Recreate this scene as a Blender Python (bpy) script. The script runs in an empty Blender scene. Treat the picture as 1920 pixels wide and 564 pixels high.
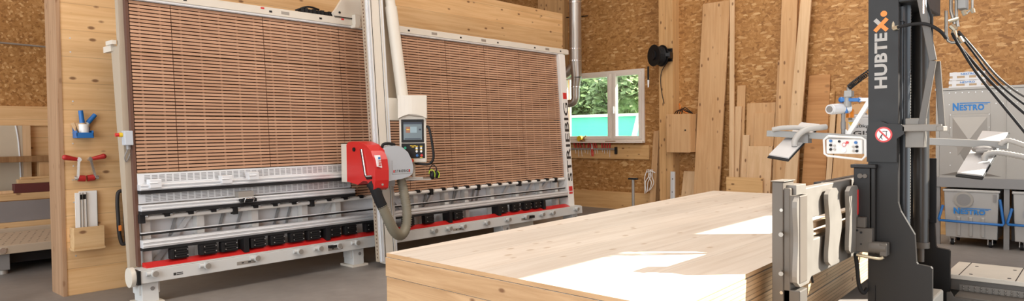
EXPO = -0.62; SKY = 3.5; SUN = 30.0; TOP_FILL = 260.0; FRONT_FILL = 420.0
import bpy, math, random
from mathutils import Vector as V, Matrix
random.seed(7)
scn = bpy.context.scene
COL = scn.collection
PI = math.pi

# ------------------------------------------------------------------ materials
def sock(nt, s, v):
    if hasattr(v, 'is_linked') or isinstance(v, bpy.types.NodeSocket):
        nt.links.new(v, s)
    else:
        if hasattr(s.default_value, '__len__') and not hasattr(v, '__len__'):
            v = (v,) * len(s.default_value)
        if hasattr(s.default_value, '__len__') and len(s.default_value) == 4 and len(v) == 3:
            v = (*v, 1)
        s.default_value = v

def N(nt, typ, ins=None, **attrs):
    n = nt.nodes.new(typ)
    for k, v in attrs.items():
        setattr(n, k, v)
    for k, v in (ins or {}).items():
        sock(nt, n.inputs[k], v)
    return n

def new_mat(name):
    m = bpy.data.materials.new(name); m.use_nodes = True
    nt = m.node_tree; nt.nodes.clear()
    out = nt.nodes.new('ShaderNodeOutputMaterial')
    b = nt.nodes.new('ShaderNodeBsdfPrincipled')
    nt.links.new(b.outputs[0], out.inputs[0])
    return m, nt, b

def ramp(nt, fac, stops, interp='LINEAR'):
    r = nt.nodes.new('ShaderNodeValToRGB'); r.color_ramp.interpolation = interp
    e = r.color_ramp.elements
    while len(e) < len(stops): e.new(0.5)
    for i, (p, c) in enumerate(stops):
        e[i].position = p; e[i].color = (*c, 1) if len(c) == 3 else c
    nt.links.new(fac, r.inputs[0]); return r.outputs[0]

def mixc(nt, fac, a, b, mode='MIX'):
    n = nt.nodes.new('ShaderNodeMix'); n.data_type = 'RGBA'; n.blend_type = mode
    sock(nt, n.inputs[0], fac); sock(nt, n.inputs[6], a); sock(nt, n.inputs[7], b)
    return n.outputs[2]

def mth(nt, op, a, b=0.0, c=None):
    n = nt.nodes.new('ShaderNodeMath'); n.operation = op
    sock(nt, n.inputs[0], a); sock(nt, n.inputs[1], b)
    if c is not None: sock(nt, n.inputs[2], c)
    return n.outputs[0]

def coords(nt, rnd=True):
    tc = nt.nodes.new('ShaderNodeTexCoord')
    if not rnd: return tc.outputs['Object']
    oi = nt.nodes.new('ShaderNodeObjectInfo')
    sc = mth(nt, 'MULTIPLY', oi.outputs['Random'], 37.0)
    a = N(nt, 'ShaderNodeVectorMath', {0: tc.outputs['Object'], 1: sc}, operation='ADD')
    return a.outputs[0]

def plain(name, col, rough=0.5, metal=0.0, var=0.06, scale=9.0, spec=0.5):
    """paint / plastic / metal with a slight mottling of its own"""
    m, nt, b = new_mat(name)
    co = coords(nt, False)
    n = N(nt, 'ShaderNodeTexNoise', {'Vector': co, 'Scale': scale, 'Detail': 4.0})
    f = mth(nt, 'MULTIPLY_ADD', n.outputs[0], 2 * var, 1 - var)
    hs = N(nt, 'ShaderNodeHueSaturation', {'Value': f, 'Color': col})
    nt.links.new(hs.outputs[0], b.inputs['Base Color'])
    r = mth(nt, 'MULTIPLY_ADD', n.outputs[0], 0.12, rough - 0.06)
    nt.links.new(r, b.inputs['Roughness'])
    b.inputs['Metallic'].default_value = metal
    b.inputs['Specular IOR Level'].default_value = spec
    return m

def wood(name, light, dark, knot=(0.16, 0.07, 0.03), grain='Z', scale=1.0, seam=None, seam_axis='Z',
         rough=0.6, knots=1.0, seam_dark=0.55, tone=0.10, bump=0.0):
    m, nt, b = new_mat(name)
    co = coords(nt, True)
    st = {'X': (0.7, 14, 14), 'Y': (14, 0.7, 14), 'Z': (14, 14, 0.7)}[grain]
    mp = N(nt, 'ShaderNodeMapping', {'Vector': co, 'Scale': tuple(s * scale for s in st)})
    g = N(nt, 'ShaderNodeTexNoise', {'Vector': mp.outputs[0], 'Scale': 1.3, 'Detail': 6.0, 'Roughness': 0.6, 'Distortion': 0.6})
    c = ramp(nt, g.outputs[0], [(0.3, dark), (0.62, light)])
    st2 = {'X': (1.1, 2.2, 2.2), 'Y': (2.2, 1.1, 2.2), 'Z': (2.2, 2.2, 1.1)}[grain]
    mp2 = N(nt, 'ShaderNodeMapping', {'Vector': co, 'Scale': tuple(s * 4.2 * scale for s in st2)})
    vo = N(nt, 'ShaderNodeTexVoronoi', {'Vector': mp2.outputs[0], 'Scale': 1.0, 'Randomness': 1.0})
    k = ramp(nt, vo.outputs['Distance'], [(0.10, (1, 1, 1)), (0.19, (0, 0, 0))])
    sep = N(nt, 'ShaderNodeSeparateColor', {0: vo.outputs['Color']})
    keep = mth(nt, 'GREATER_THAN', sep.outputs[0], 0.35)
    kf = mth(nt, 'MULTIPLY', mth(nt, 'MULTIPLY', k, keep), 0.85 * knots)
    c = mixc(nt, kf, c, knot)
    big = N(nt, 'ShaderNodeTexNoise', {'Vector': co, 'Scale': 1.1, 'Detail': 2.0})
    v = mth(nt, 'MULTIPLY_ADD', big.outputs[0], 2 * tone, 1 - tone)
    if seam:
        sx = N(nt, 'ShaderNodeSeparateXYZ', {0: N(nt, 'ShaderNodeTexCoord').outputs['Object']})
        q = mth(nt, 'DIVIDE', sx.outputs['XYZ'.index(seam_axis)], seam)
        fr = mth(nt, 'FRACT', q)
        ln = mth(nt, 'LESS_THAN', fr, 0.006 / seam if seam > 0.1 else 0.16)
        wn = N(nt, 'ShaderNodeTexWhiteNoise', {'W': mth(nt, 'FLOOR', q)}, noise_dimensions='1D')
        v = mth(nt, 'MULTIPLY', v, mth(nt, 'MULTIPLY_ADD', wn.outputs[0], 0.16, 0.92))
        v = mth(nt, 'MULTIPLY', v, mth(nt, 'SUBTRACT', 1.0, mth(nt, 'MULTIPLY', ln, seam_dark)))
    hs = N(nt, 'ShaderNodeHueSaturation', {'Value': v, 'Color': c})
    nt.links.new(hs.outputs[0], b.inputs['Base Color'])
    b.inputs['Roughness'].default_value = rough
    b.inputs['Specular IOR Level'].default_value = 0.3
    return m

def osb(name, cols, scale=1.0):
    m, nt, b = new_mat(name)
    co = coords(nt, False)
    wob = N(nt, 'ShaderNodeTexNoise', {'Vector': co, 'Scale': 3.0, 'Detail': 2.0})
    base = None
    def flakes(rot, sc, seed):
        mp = N(nt, 'ShaderNodeMapping', {'Vector': co, 'Rotation': rot, 'Location': (seed, seed * 2, seed * 3), 'Scale': tuple(1.0 / q for q in sc)}, vector_type='TEXTURE')
        w = N(nt, 'ShaderNodeVectorMath', {0: wob.outputs['Color'], 1: (0.9, 0.9, 0.9)}, operation='MULTIPLY')
        ad = N(nt, 'ShaderNodeVectorMath', {0: mp.outputs[0], 1: w.outputs[0]}, operation='ADD')
        vo = N(nt, 'ShaderNodeTexVoronoi', {'Vector': ad.outputs[0], 'Scale': scale, 'Randomness': 1.0})
        s = N(nt, 'ShaderNodeSeparateColor', {0: vo.outputs['Color']})
        return s
    a = flakes((0.9, 0.8, 0.2), (27, 27, 9), 0.0)
    c = flakes((-0.6, -0.7, 0.4), (30, 30, 9), 5.1)
    d = flakes((1.5, 1.5, 0.1), (34, 34, 9), 9.7)
    col = ramp(nt, a.outputs[0], [(0.0, cols[0]), (0.35, cols[1]), (0.7, cols[2]), (1.0, cols[3])])
    col2 = ramp(nt, c.outputs[0], [(0.0, cols[1]), (0.5, cols[2]), (1.0, cols[3])])
    col3 = ramp(nt, d.outputs[0], [(0.0, cols[0]), (0.6, cols[2]), (1.0, cols[4])])
    col = mixc(nt, mth(nt, 'GREATER_THAN', c.outputs[1], 0.55), col, col2)
    col = mixc(nt, mth(nt, 'GREATER_THAN', d.outputs[1], 0.66), col, col3)
    fn = N(nt, 'ShaderNodeTexNoise', {'Vector': co, 'Scale': 60.0, 'Detail': 3.0})
    big = N(nt, 'ShaderNodeTexNoise', {'Vector': co, 'Scale': 0.9, 'Detail': 2.0})
    v = mth(nt, 'ADD', mth(nt, 'MULTIPLY', fn.outputs[0], 0.5), mth(nt, 'MULTIPLY_ADD', big.outputs[0], 0.22, 0.64))
    hs = N(nt, 'ShaderNodeHueSaturation', {'Value': v, 'Color': col})
    nt.links.new(hs.outputs[0], b.inputs['Base Color'])
    b.inputs['Roughness'].default_value = 0.55
    b.inputs['Specular IOR Level'].default_value = 0.35
    return m

M = {}
M['osb'] = osb('osb_board', [(0.26, 0.115, 0.032), (0.36, 0.172, 0.050), (0.415, 0.205, 0.064), (0.49, 0.265, 0.094), (0.64, 0.40, 0.18)])
M['clt'] = wood('spruce_wall_panel', (0.73, 0.48, 0.245), (0.60, 0.35, 0.15), grain='X', seam=0.27, seam_axis='Z', seam_dark=0.25)
M['clt_end'] = wood('spruce_end_grain', (0.42, 0.26, 0.15), (0.30, 0.17, 0.09), grain='Z', knots=0.6)
M['beam'] = wood('spruce_column', (0.66, 0.40, 0.18), (0.54, 0.30, 0.12), grain='Z', seam=0.19, seam_axis='Y', seam_dark=0.35)
M['board'] = wood('fresh_spruce_board', (0.62, 0.385, 0.195), (0.52, 0.295, 0.13), grain='Z')
M['board_pale'] = wood('pale_spruce_board', (0.68, 0.47, 0.275), (0.59, 0.38, 0.20), grain='Z')
M['board_h'] = wood('spruce_board_level', (0.70, 0.44, 0.20), (0.58, 0.33, 0.13), grain='Y')
M['board_x'] = wood('spruce_board_lengthwise', (0.62, 0.42, 0.22), (0.50, 0.31, 0.14), grain='X')
M['larch'] = wood('reddish_larch_board', (0.53, 0.27, 0.105), (0.37, 0.165, 0.055), grain='Y', scale=0.7, knots=0.6)
M['dark_wood'] = wood('weathered_board', (0.30, 0.17, 0.075), (0.2, 0.10, 0.04), grain='Z')
M['ply_top'] = wood('whitewashed_top_layer', (0.71, 0.65, 0.57), (0.61, 0.535, 0.45), knot=(0.40, 0.29, 0.19), grain='X', scale=0.9,
                    seam=0.42, seam_axis='Y', seam_dark=0.22, knots=0.8, rough=0.5)
M['ply_end'] = wood('panel_end_face', (0.54, 0.345, 0.185), (0.39, 0.225, 0.105), grain='Y', knots=1.0, scale=1.2)
M['ply_side'] = wood('panel_layered_side', (0.66, 0.47, 0.28), (0.50, 0.33, 0.18), grain='X', seam=0.026, seam_axis='Z', seam_dark=0.5)
M['slat'] = wood('reddish_slat', (0.53, 0.318, 0.205), (0.43, 0.24, 0.145), grain='X', knots=0.15, tone=0.16)
M['slat_back'] = plain('dark_slat_gap', (0.075, 0.035, 0.022), 0.8)
M['lath'] = plain('pale_support_lath', (0.42, 0.28, 0.19), 0.7)
M['slat_side'] = plain('slat_edge', (0.12, 0.055, 0.035), 0.8)
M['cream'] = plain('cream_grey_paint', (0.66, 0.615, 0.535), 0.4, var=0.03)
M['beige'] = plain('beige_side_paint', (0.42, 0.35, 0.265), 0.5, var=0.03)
M['white'] = plain('white_paint', (0.80, 0.79, 0.76), 0.4, var=0.02)
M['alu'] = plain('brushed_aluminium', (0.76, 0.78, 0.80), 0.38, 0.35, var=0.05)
M['alu_dark'] = plain('dark_aluminium_profile', (0.36, 0.37, 0.38), 0.45, 0.5)  # evenly darker grey aluminium for slots and thin parts
M['panel_w'] = plain('light_back_sheet', (0.86, 0.89, 0.92), 0.5, 0.0, var=0.05)
M['red'] = plain('red_paint', (0.58, 0.022, 0.020), 0.35, var=0.04)
M['red_dark'] = plain('red_plastic', (0.42, 0.02, 0.018), 0.4)
M['black'] = plain('black_plastic', (0.010, 0.010, 0.011), 0.45, spec=0.3)
M['rubber'] = plain('black_rubber', (0.013, 0.013, 0.014), 0.7, spec=0.3)
M['anthracite'] = plain('anthracite_paint', (0.013, 0.012, 0.0115), 0.45, var=0.08, spec=0.35)
M['anthracite2'] = plain('worn_grey_steel_plate', (0.115, 0.098, 0.08), 0.5, var=0.12, scale=5)
M['truckgrey'] = plain('grey_machine_paint', (0.105, 0.095, 0.083), 0.45, var=0.1)
M['worn'] = plain('worn_bare_steel', (0.205, 0.190, 0.168), 0.5, 0.25, var=0.22, scale=7)
M['cylblue'] = plain('blue_grey_cylinder', (0.035, 0.042, 0.05), 0.35, 0.0)
M['cyldark'] = plain('dark_grey_cylinder', (0.045, 0.042, 0.038), 0.35, 0.0)
M['pipe'] = plain('plated_pipe', (0.42, 0.40, 0.36), 0.35, 0.6)
M['beamgrey'] = plain('grey_anodised_beam', (0.30, 0.30, 0.29), 0.45, 0.2)
M['lifterwhite'] = plain('light_grey_lifter_paint', (0.74, 0.74, 0.73), 0.4, var=0.02)
M['beamcream'] = plain('grey_beam_paint', (0.57, 0.58, 0.57), 0.4, var=0.03)
M['chrome'] = plain('chromed_steel', (0.75, 0.75, 0.74), 0.22, 0.85)
M['steel'] = plain('galvanised_duct', (0.52, 0.49, 0.45), 0.33, 0.8, var=0.08, scale=4)
M['galv'] = plain('galvanised_sheet', (0.36, 0.335, 0.30), 0.42, 0.45, var=0.08, scale=3)
M['galv_dk'] = plain('grey_sheet_ledge', (0.25, 0.245, 0.24), 0.5, 0.3)
M['bin'] = plain('zinc_bin_sheet', (0.44, 0.43, 0.41), 0.45, 0.35, var=0.05)
M['blue'] = plain('blue_paint', (0.016, 0.14, 0.42), 0.4)
M['bluetext'] = plain('blue_lettering', (0.02, 0.20, 0.55), 0.5)
M['orange'] = plain('orange_lettering', (0.86, 0.24, 0.03), 0.5)
M['greytext'] = plain('grey_lettering', (0.40, 0.39, 0.37), 0.5)
M['blacktext'] = plain('black_lettering', (0.03, 0.03, 0.03), 0.5)
M['redtext'] = plain('red_lettering', (0.60, 0.03, 0.03), 0.5)
M['whitetext'] = plain('white_sticker', (0.82, 0.82, 0.80), 0.5)
M['yellow'] = plain('yellow_plastic', (0.75, 0.50, 0.02), 0.4)
M['lime'] = plain('lime_plastic', (0.42, 0.60, 0.03), 0.4)
M['green'] = plain('green_button', (0.02, 0.35, 0.20), 0.4)
M['amber'] = plain('amber_lens', (0.80, 0.25, 0.01), 0.25)
M['hosebeige'] = plain('beige_suction_hose', (0.25, 0.225, 0.165), 0.5)
M['hosegrey'] = plain('pale_grey_hose', (0.42, 0.41, 0.39), 0.45)
M['padgrey'] = plain('light_grey_pad_plate', (0.55, 0.55, 0.55), 0.45, var=0.03)
M['hoodgrey'] = plain('silver_grey_hood', (0.47, 0.51, 0.555), 0.35, var=0.02)
M['card'] = plain('cardboard', (0.50, 0.36, 0.22), 0.7)
M['film'] = plain('wrapped_parcel_film', (0.66, 0.66, 0.66), 0.3)
M['leather'] = plain('black_strap', (0.03, 0.026, 0.024), 0.6)
M['strap'] = plain('white_strapping', (0.80, 0.78, 0.74), 0.5)
M['teal'] = plain('teal_tarpaulin', (0.085, 0.56, 0.45), 0.5, var=0.1, scale=2)
M['frame_w'] = plain('white_window_frame', (0.80, 0.72, 0.64), 0.4, var=0.02)
M['sheet_grey'] = plain('grey_steel_sheet', (0.24, 0.24, 0.25), 0.4, 0.4, var=0.2, scale=2)
M['maroon'] = plain('maroon_board', (0.10, 0.022, 0.02), 0.5)
M['bed'] = plain('machine_bed_board', (0.46, 0.37, 0.27), 0.6, var=0.07)
M['chipboard'] = plain('melamine_board', (0.55, 0.47, 0.35), 0.5, var=0.04)
M['deck'] = plain('cream_deck_plate', (0.62, 0.58, 0.50), 0.5, var=0.1)
M['grass'] = plain('meadow', (0.10, 0.18, 0.05), 0.9, var=0.3)
M['bark'] = plain('tree_bark', (0.10, 0.07, 0.05), 0.9)
M['brass'] = plain('plated_fitting', (0.62, 0.56, 0.42), 0.3, 0.7)
M['screw'] = plain('screw_steel', (0.7, 0.7, 0.7), 0.3, 0.7)

def concrete():
    m, nt, b = new_mat('concrete_floor'); co = coords(nt, False)
    n1 = N(nt, 'ShaderNodeTexNoise', {'Vector': co, 'Scale': 0.8, 'Detail': 6.0, 'Roughness': 0.65})
    n2 = N(nt, 'ShaderNodeTexNoise', {'Vector': co, 'Scale': 9.0, 'Detail': 4.0})
    c = ramp(nt, n1.outputs[0], [(0.3, (0.165, 0.150, 0.138)), (0.7, (0.275, 0.255, 0.235))])
    v = mth(nt, 'MULTIPLY_ADD', n2.outputs[0], 0.3, 0.85)
    hs = N(nt, 'ShaderNodeHueSaturation', {'Value': v, 'Color': c})
    nt.links.new(hs.outputs[0], b.inputs['Base Color'])
    nt.links.new(mth(nt, 'MULTIPLY_ADD', n1.outputs[0], 0.3, 0.35), b.inputs['Roughness'])
    return m
M['concrete'] = concrete()

def leaf_mat(name, a, c):
    m, nt, b = new_mat(name); co = coords(nt, True)
    n = N(nt, 'ShaderNodeTexNoise', {'Vector': co, 'Scale': 6.0, 'Detail': 6.0})
    nt.links.new(ramp(nt, n.outputs[0], [(0.35, a), (0.65, c)]), b.inputs['Base Color'])
    b.inputs['Roughness'].default_value = 0.7
    return m
M['leaf'] = leaf_mat('tree_leaves', (0.05, 0.09, 0.03), (0.17, 0.26, 0.08))
M['leaf2'] = leaf_mat('pale_tree_leaves', (0.10, 0.15, 0.05), (0.36, 0.46, 0.20))

def glass():
    m, nt, b = new_mat('window_glass')
    b.inputs['Base Color'].default_value = (0.95, 1, 0.98, 1)
    b.inputs['Roughness'].default_value = 0.0
    out = nt.nodes['Material Output']
    tr = N(nt, 'ShaderNodeBsdfTransparent', {'Color': (0.94, 0.98, 0.96, 1)})
    gl = N(nt, 'ShaderNodeBsdfGlossy', {'Color': (1, 1, 1, 1), 'Roughness': 0.02})
    mx = N(nt, 'ShaderNodeMixShader', {0: 0.06, 1: tr.outputs[0], 2: gl.outputs[0]})
    nt.links.new(mx.outputs[0], out.inputs[0]); nt.nodes.remove(b)
    return m
M['glass'] = glass()

def screen_mat():
    m, nt, b = new_mat('lit_screen')
    b.inputs['Base Color'].default_value = (0.02, 0.03, 0.04, 1)
    b.inputs['Emission Color'].default_value = (0.42, 0.52, 0.55, 1)
    b.inputs['Emission Strength'].default_value = 0.55
    b.inputs['Roughness'].default_value = 0.2
    return m
M['screen'] = screen_mat()
def emit(name, c, s):
    m, nt, b = new_mat(name)
    b.inputs['Base Color'].default_value = (*c, 1)
    b.inputs['Emission Color'].default_value = (*c, 1)
    b.inputs['Emission Strength'].default_value = s
    return m
M['scr_brown'] = emit('screen_graphic_brown', (0.22, 0.10, 0.06), 0.8)
M['scr_grey'] = emit('screen_graphic_grey', (0.20, 0.27, 0.30), 0.7)
M['scr_dark'] = emit('screen_graphic_dark', (0.03, 0.04, 0.06), 0.5)
M['scr_yellow'] = emit('screen_graphic_yellow', (0.8, 0.6, 0.05), 0.8)

# ------------------------------------------------------------------ mesh building
class MB:
    def __init__(s): s.v = []; s.f = []; s.mi = []; s.sm = []
    def add(s, vs, fs, mi=0, sm=False):
        o = len(s.v); s.v += [V(p) for p in vs]
        for f in fs: s.f.append([i + o for i in f]); s.mi.append(mi); s.sm.append(sm)
        return s
    def hexa(s, p, mi=0):
        return s.add(p, [(0, 3, 2, 1), (4, 5, 6, 7), (0, 1, 5, 4), (1, 2, 6, 5), (2, 3, 7, 6), (3, 0, 4, 7)], mi)
    def box(s, x0, x1, y0, y1, z0, z1, mi=0, T=None):
        p = [(x0, y0, z0), (x1, y0, z0), (x1, y1, z0), (x0, y1, z0), (x0, y0, z1), (x1, y0, z1), (x1, y1, z1), (x0, y1, z1)]
        if T: p = [T(*q) for q in p]
        return s.hexa(p, mi)
    def bar(s, p0, p1, w, h, up=(0, 0, 1), mi=0):
        p0, p1 = V(p0), V(p1); d = (p1 - p0).normalized(); a = d.cross(V(up))
        if a.length < 1e-5: a = d.cross(V((1, 0, 0)))
        a = a.normalized() * w / 2; b = a.cross(d).normalized() * h / 2
        return s.hexa([p0 - a - b, p0 + a - b, p0 + a + b, p0 - a + b, p1 - a - b, p1 + a - b, p1 + a + b, p1 - a + b], mi)
    def cyl(s, p0, p1, r0, r1=None, n=16, mi=0, sm=True):
        p0, p1 = V(p0), V(p1); r1 = r0 if r1 is None else r1
        d = (p1 - p0).normalized(); a = d.orthogonal().normalized(); b = d.cross(a)
        vs = []
        for p, r in ((p0, r0), (p1, r1)):
            for i in range(n):
                t = 2 * PI * i / n; vs.append(p + a * (r * math.cos(t)) + b * (r * math.sin(t)))
        s.add(vs, [(i, (i + 1) % n, n + (i + 1) % n, n + i) for i in range(n)], mi, sm)
        s.add(vs[:n], [tuple(range(n))[::-1]], mi); s.add(vs[n:], [tuple(range(n))], mi)
        return s
    def tube(s, pts, r, n=10, mi=0, smooth=True, seg=6, ribs=None):
        pts = [V(p) for p in pts]
        if smooth and len(pts) > 2:
            q = []
            for i in range(len(pts) - 1):
                a = pts[max(i - 1, 0)]; b = pts[i]; c = pts[i + 1]; d = pts[min(i + 2, len(pts) - 1)]
                for k in range(seg):
                    t = k / seg
                    q.append(0.5 * ((2 * b) + (c - a) * t + (2 * a - 5 * b + 4 * c - d) * t * t + (3 * b - a - 3 * c + d) * t ** 3))
            q.append(pts[-1]); pts = q
        L = [0]
        for i in range(1, len(pts)): L.append(L[-1] + (pts[i] - pts[i - 1]).length)
        if ribs:
            m = int(L[-1] / ribs * 2); q = []; rr = []
            j = 0
            for k in range(m + 1):
                t = L[-1] * k / m
                while j < len(L) - 2 and L[j + 1] < t: j += 1
                w = (t - L[j]) / max(L[j + 1] - L[j], 1e-9)
                q.append(pts[j].lerp(pts[j + 1], min(w, 1))); rr.append(r if k % 2 else r * 0.76)
            pts = q
        else: rr = [r] * len(pts)
        vs = []; prev = None
        for i, p in enumerate(pts):
            d = (pts[min(i + 1, len(pts) - 1)] - pts[max(i - 1, 0)]).normalized()
            a = d.orthogonal().normalized() if prev is None else (prev - d * prev.dot(d)).normalized()
            prev = a; b = d.cross(a)
            for k in range(n):
                t = 2 * PI * k / n; vs.append(p + a * (rr[i] * math.cos(t)) + b * (rr[i] * math.sin(t)))
        fs = []
        for i in range(len(pts) - 1):
            for k in range(n): fs.append((i * n + k, i * n + (k + 1) % n, (i + 1) * n + (k + 1) % n, (i + 1) * n + k))
        s.add(vs, fs, mi, True)
        e = (len(pts) - 1) * n
        s.add(vs[:n], [tuple(range(n))[::-1]], mi); s.add(vs[e:], [tuple(range(n))], mi)
        return s
    def prism(s, poly, vec, mi=0, mi_cap=None):
        poly = [V(p) for p in poly]; vec = V(vec); n = len(poly)
        nn = V((0, 0, 0))
        for i in range(n): nn += (poly[i] - poly[0]).cross(poly[(i + 1) % n] - poly[0])
        if nn.dot(vec) > 0: poly = poly[::-1]
        vs = poly + [p + vec for p in poly]
        s.add(vs, [(n + i, n + (i + 1) % n, (i + 1) % n, i) for i in range(n)], mi)
        s.add(poly, [tuple(range(n))], mi if mi_cap is None else mi_cap)
        s.add([p + vec for p in poly], [tuple(range(n))[::-1]], mi if mi_cap is None else mi_cap)
        return s
    def ball(s, c, r, n=12, mi=0):
        c = V(c); r = r if hasattr(r, '__len__') else (r, r, r); vs = []; m = n // 2
        for i in range(m + 1):
            a = PI * i / m
            for k in range(n):
                t = 2 * PI * k / n
                vs.append(c + V((r[0] * math.sin(a) * math.cos(t), r[1] * math.sin(a) * math.sin(t), r[2] * math.cos(a))))
        return s.add(vs, [(i * n + k, (i + 1) * n + k, (i + 1) * n + (k + 1) % n, i * n + (k + 1) % n) for i in range(m) for k in range(n)], mi, True)
    def build(s, name, mat, parent=None, bevel=0.0, label=None, origin=None):
        """link as one mesh object; parent is a thing (or a part of one)"""
        if parent is not None:
            o0 = V(parent['_o'])
        elif origin is not None: o0 = V(origin)
        else:
            lo = [min(p[i] for p in s.v) for i in range(3)]; hi = [max(p[i] for p in s.v) for i in range(3)]
            o0 = V(((lo[0] + hi[0]) / 2, (lo[1] + hi[1]) / 2, lo[2]))
        me = bpy.data.meshes.new(name)
        me.from_pydata([p - o0 for p in s.v], [], s.f)
        mats = mat if isinstance(mat, (list, tuple)) else [mat]
        for m in mats: me.materials.append(M[m])
        me.polygons.foreach_set('material_index', s.mi)
        me.polygons.foreach_set('use_smooth', s.sm)
        me.update()
        o = bpy.data.objects.new(name, me); COL.objects.link(o)
        if parent is not None: o.parent = parent
        else: o.location = o0
        o['_o'] = tuple(o0)
        if bevel:
            b = o.modifiers.new('bevel', 'BEVEL'); b.width = bevel; b.segments = 2; b.limit_method = 'ANGLE'; b.angle_limit = math.radians(50)
        if label: o['label'] = label
        return o

def thing(name, label, cat, loc, group=None):
    o = bpy.data.objects.new(name, None); COL.objects.link(o)
    o.location = loc; o.empty_display_size = 0.1
    o['label'] = label; o['category'] = cat; o['_o'] = tuple(loc)
    if group: o['group'] = group
    return o
def tag(o, label, cat, group=None, kind=None):
    o['label'] = label; o['category'] = cat
    if group: o['group'] = group
    if kind: o['kind'] = kind
    return o
def struct(o, label=None, cat=None):
    o['kind'] = 'structure'
    if label: o['label'] = label
    if cat: o['category'] = cat
    return o

def text(body, name, mat, parent, org, right, upv, height, width=None, bold=0.0, depth=0.002, track=1.0):
    """lettering as a mesh: cap height and overall width in metres, baseline start at org"""
    cu = bpy.data.curves.new(name, 'FONT'); cu.body = body; cu.size = 1.0; cu.offset = bold; cu.extrude = 0.0
    cu.space_character = track; cu.resolution_u = 3
    ob = bpy.data.objects.new(name, cu); COL.objects.link(ob)
    dg = bpy.context.evaluated_depsgraph_get(); dg.update()
    me = bpy.data.meshes.new_from_object(ob.evaluated_get(dg))
    COL.objects.unlink(ob); bpy.data.objects.remove(ob)
    xs = [v.co.x for v in me.vertices]; ys = [v.co.y for v in me.vertices]
    x0, x1, y0, y1 = min(xs), max(xs), min(ys), max(ys)
    sy = height / (y1 - y0); sx = sy if width is None else width / (x1 - x0)
    r = V(right).normalized(); u = V(upv).normalized(); nrm = r.cross(u).normalized(); og = V(org) - V(parent['_o'])
    for v in me.vertices:
        v.co = og + r * ((v.co.x - x0) * sx) + u * ((v.co.y - y0) * sy) + nrm * depth
    me.materials.clear(); me.materials.append(M[mat]); me.update()
    o = bpy.data.objects.new(name, me); COL.objects.link(o); o.parent = parent; o['_o'] = parent['_o']
    return o

def dup(root, loc, label=None):
    r = root.copy(); COL.objects.link(r); r.location = loc
    if label: r['label'] = label
    for ch in list(root.children):
        c = ch.copy(); COL.objects.link(c); c.parent = r
        for g in ch.children:
            d = g.copy(); COL.objects.link(d); d.parent = c
    return r
# ------------------------------------------------------------------ camera, sky, lights
cam = bpy.data.cameras.new('camera'); co = bpy.data.objects.new('camera', cam); COL.objects.link(co)
cam.sensor_width = 36.0; cam.lens = 36.0 * 1260 / 1920; cam.clip_start = 0.05; cam.clip_end = 300
RX, RY, RZ = V((0.66677661, -0.02600902, 0.74480366)), V((-0.745175, -0.00838487, 0.66681625)), V((-0.01109815, -0.99962654, -0.0249721))
co.matrix_world = Matrix(((RX[0], -RX[1], -RX[2], 0), (RY[0], -RY[1], -RY[2], 0), (RZ[0], -RZ[1], -RZ[2], 1.6), (0, 0, 0, 1)))
scn.camera = co
scn.view_settings.view_transform = 'Standard'; scn.view_settings.look = 'None'
scn.view_settings.gamma = 1.0; scn.view_settings.use_curve_mapping = False
scn.view_settings.exposure = EXPO

w = bpy.data.worlds.new('sky'); scn.world = w; w.use_nodes = True
bg = w.node_tree.nodes['Background']; bg.inputs[0].default_value = (0.86, 0.93, 1.0, 1); bg.inputs[1].default_value = SKY

sun = bpy.data.lights.new('sun', 'SUN'); sun.energy = SUN; sun.angle = 0.006; sun.color = (1.0, 0.93, 0.82)
so = bpy.data.objects.new('sun', sun); COL.objects.link(so)
EL = math.radians(33)
sd = V((0.65 * math.cos(EL), -0.76 * math.cos(EL), math.sin(EL)))
so.rotation_euler = sd.to_track_quat('Z', 'Y').to_euler(); so.location = (6, -8, 10)

def area(name, loc, sx, sy, power, tgt=None, col=(1.0, 0.95, 0.88)):
    l = bpy.data.lights.new(name, 'AREA'); l.shape = 'RECTANGLE'; l.size = sx; l.size_y = sy; l.energy = power; l.color = col
    o = bpy.data.objects.new(name, l); COL.objects.link(o); o.location = loc
    d = V(tgt) - V(loc) if tgt else V((0, 0, -1))
    o.rotation_euler = d.to_track_quat('-Z', 'Y').to_euler()
    return o
# soft fill lamps added under the unseen ceiling to brighten the hall
for i, (x, y) in enumerate(((1.5, 3.0), (5.5, 3.0), (9.5, 3.0))):
    area('overhead_fill', (x, y, 6.85), 3.0, 1.6, TOP_FILL)
area('overhead_fill', (1.0, 10.5, 6.85), 3.0, 1.6, TOP_FILL * 0.35)
# large fill lamp added behind the camera to light the scene from the front
area('camera_side_fill', (-3.6, 2.0, 2.6), 6.5, 4.5, FRONT_FILL, (6, 4.0, 1.2), (0.97, 0.985, 1.0))

# ------------------------------------------------------------------ setting
def sbuild(mb, name, mat, label=None, **k): return struct(mb.build(name, mat, **k), label)
sbuild(MB().box(-4, 12.2, -1.4, 12.4, -0.2, 0), 'floor', 'concrete', origin=(0, 0, 0))
sbuild(MB().box(-4, 12.2, -1.4, 12.4, 7.0, 7.2), 'ceiling', 'osb', origin=(0, 0, 0))
WX = 11.95
mb = MB()   # back wall with the window opening Y 7.07..9.15, Z 1.41..2.89
mb.box(WX, WX + .2, -1.4, 7.07, 0, 7.0); mb.box(WX, WX + .2, 9.15, 12.4, 0, 7.0)
mb.box(WX, WX + .2, 7.07, 9.15, 0, 1.41); mb.box(WX, WX + .2, 7.07, 9.15, 2.89, 7.0)
sbuild(mb, 'wall_back', 'osb', origin=(0, 0, 0))
mb = MB()
mb.box(12.2, 12.25, -1.4, 7.07, -.1, 7.2); mb.box(12.2, 12.25, 9.15, 12.4, -.1, 7.2); mb.box(12.2, 12.25, 7.07, 9.15, -.1, 1.41); mb.box(12.2, 12.25, 7.07, 9.15, 2.89, 7.2)
sbuild(mb, 'wall_outer_bounce', 'white', origin=(0, 0, 0))  # unseen white outer skin, added to bounce neutral light onto the tarpaulin
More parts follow.
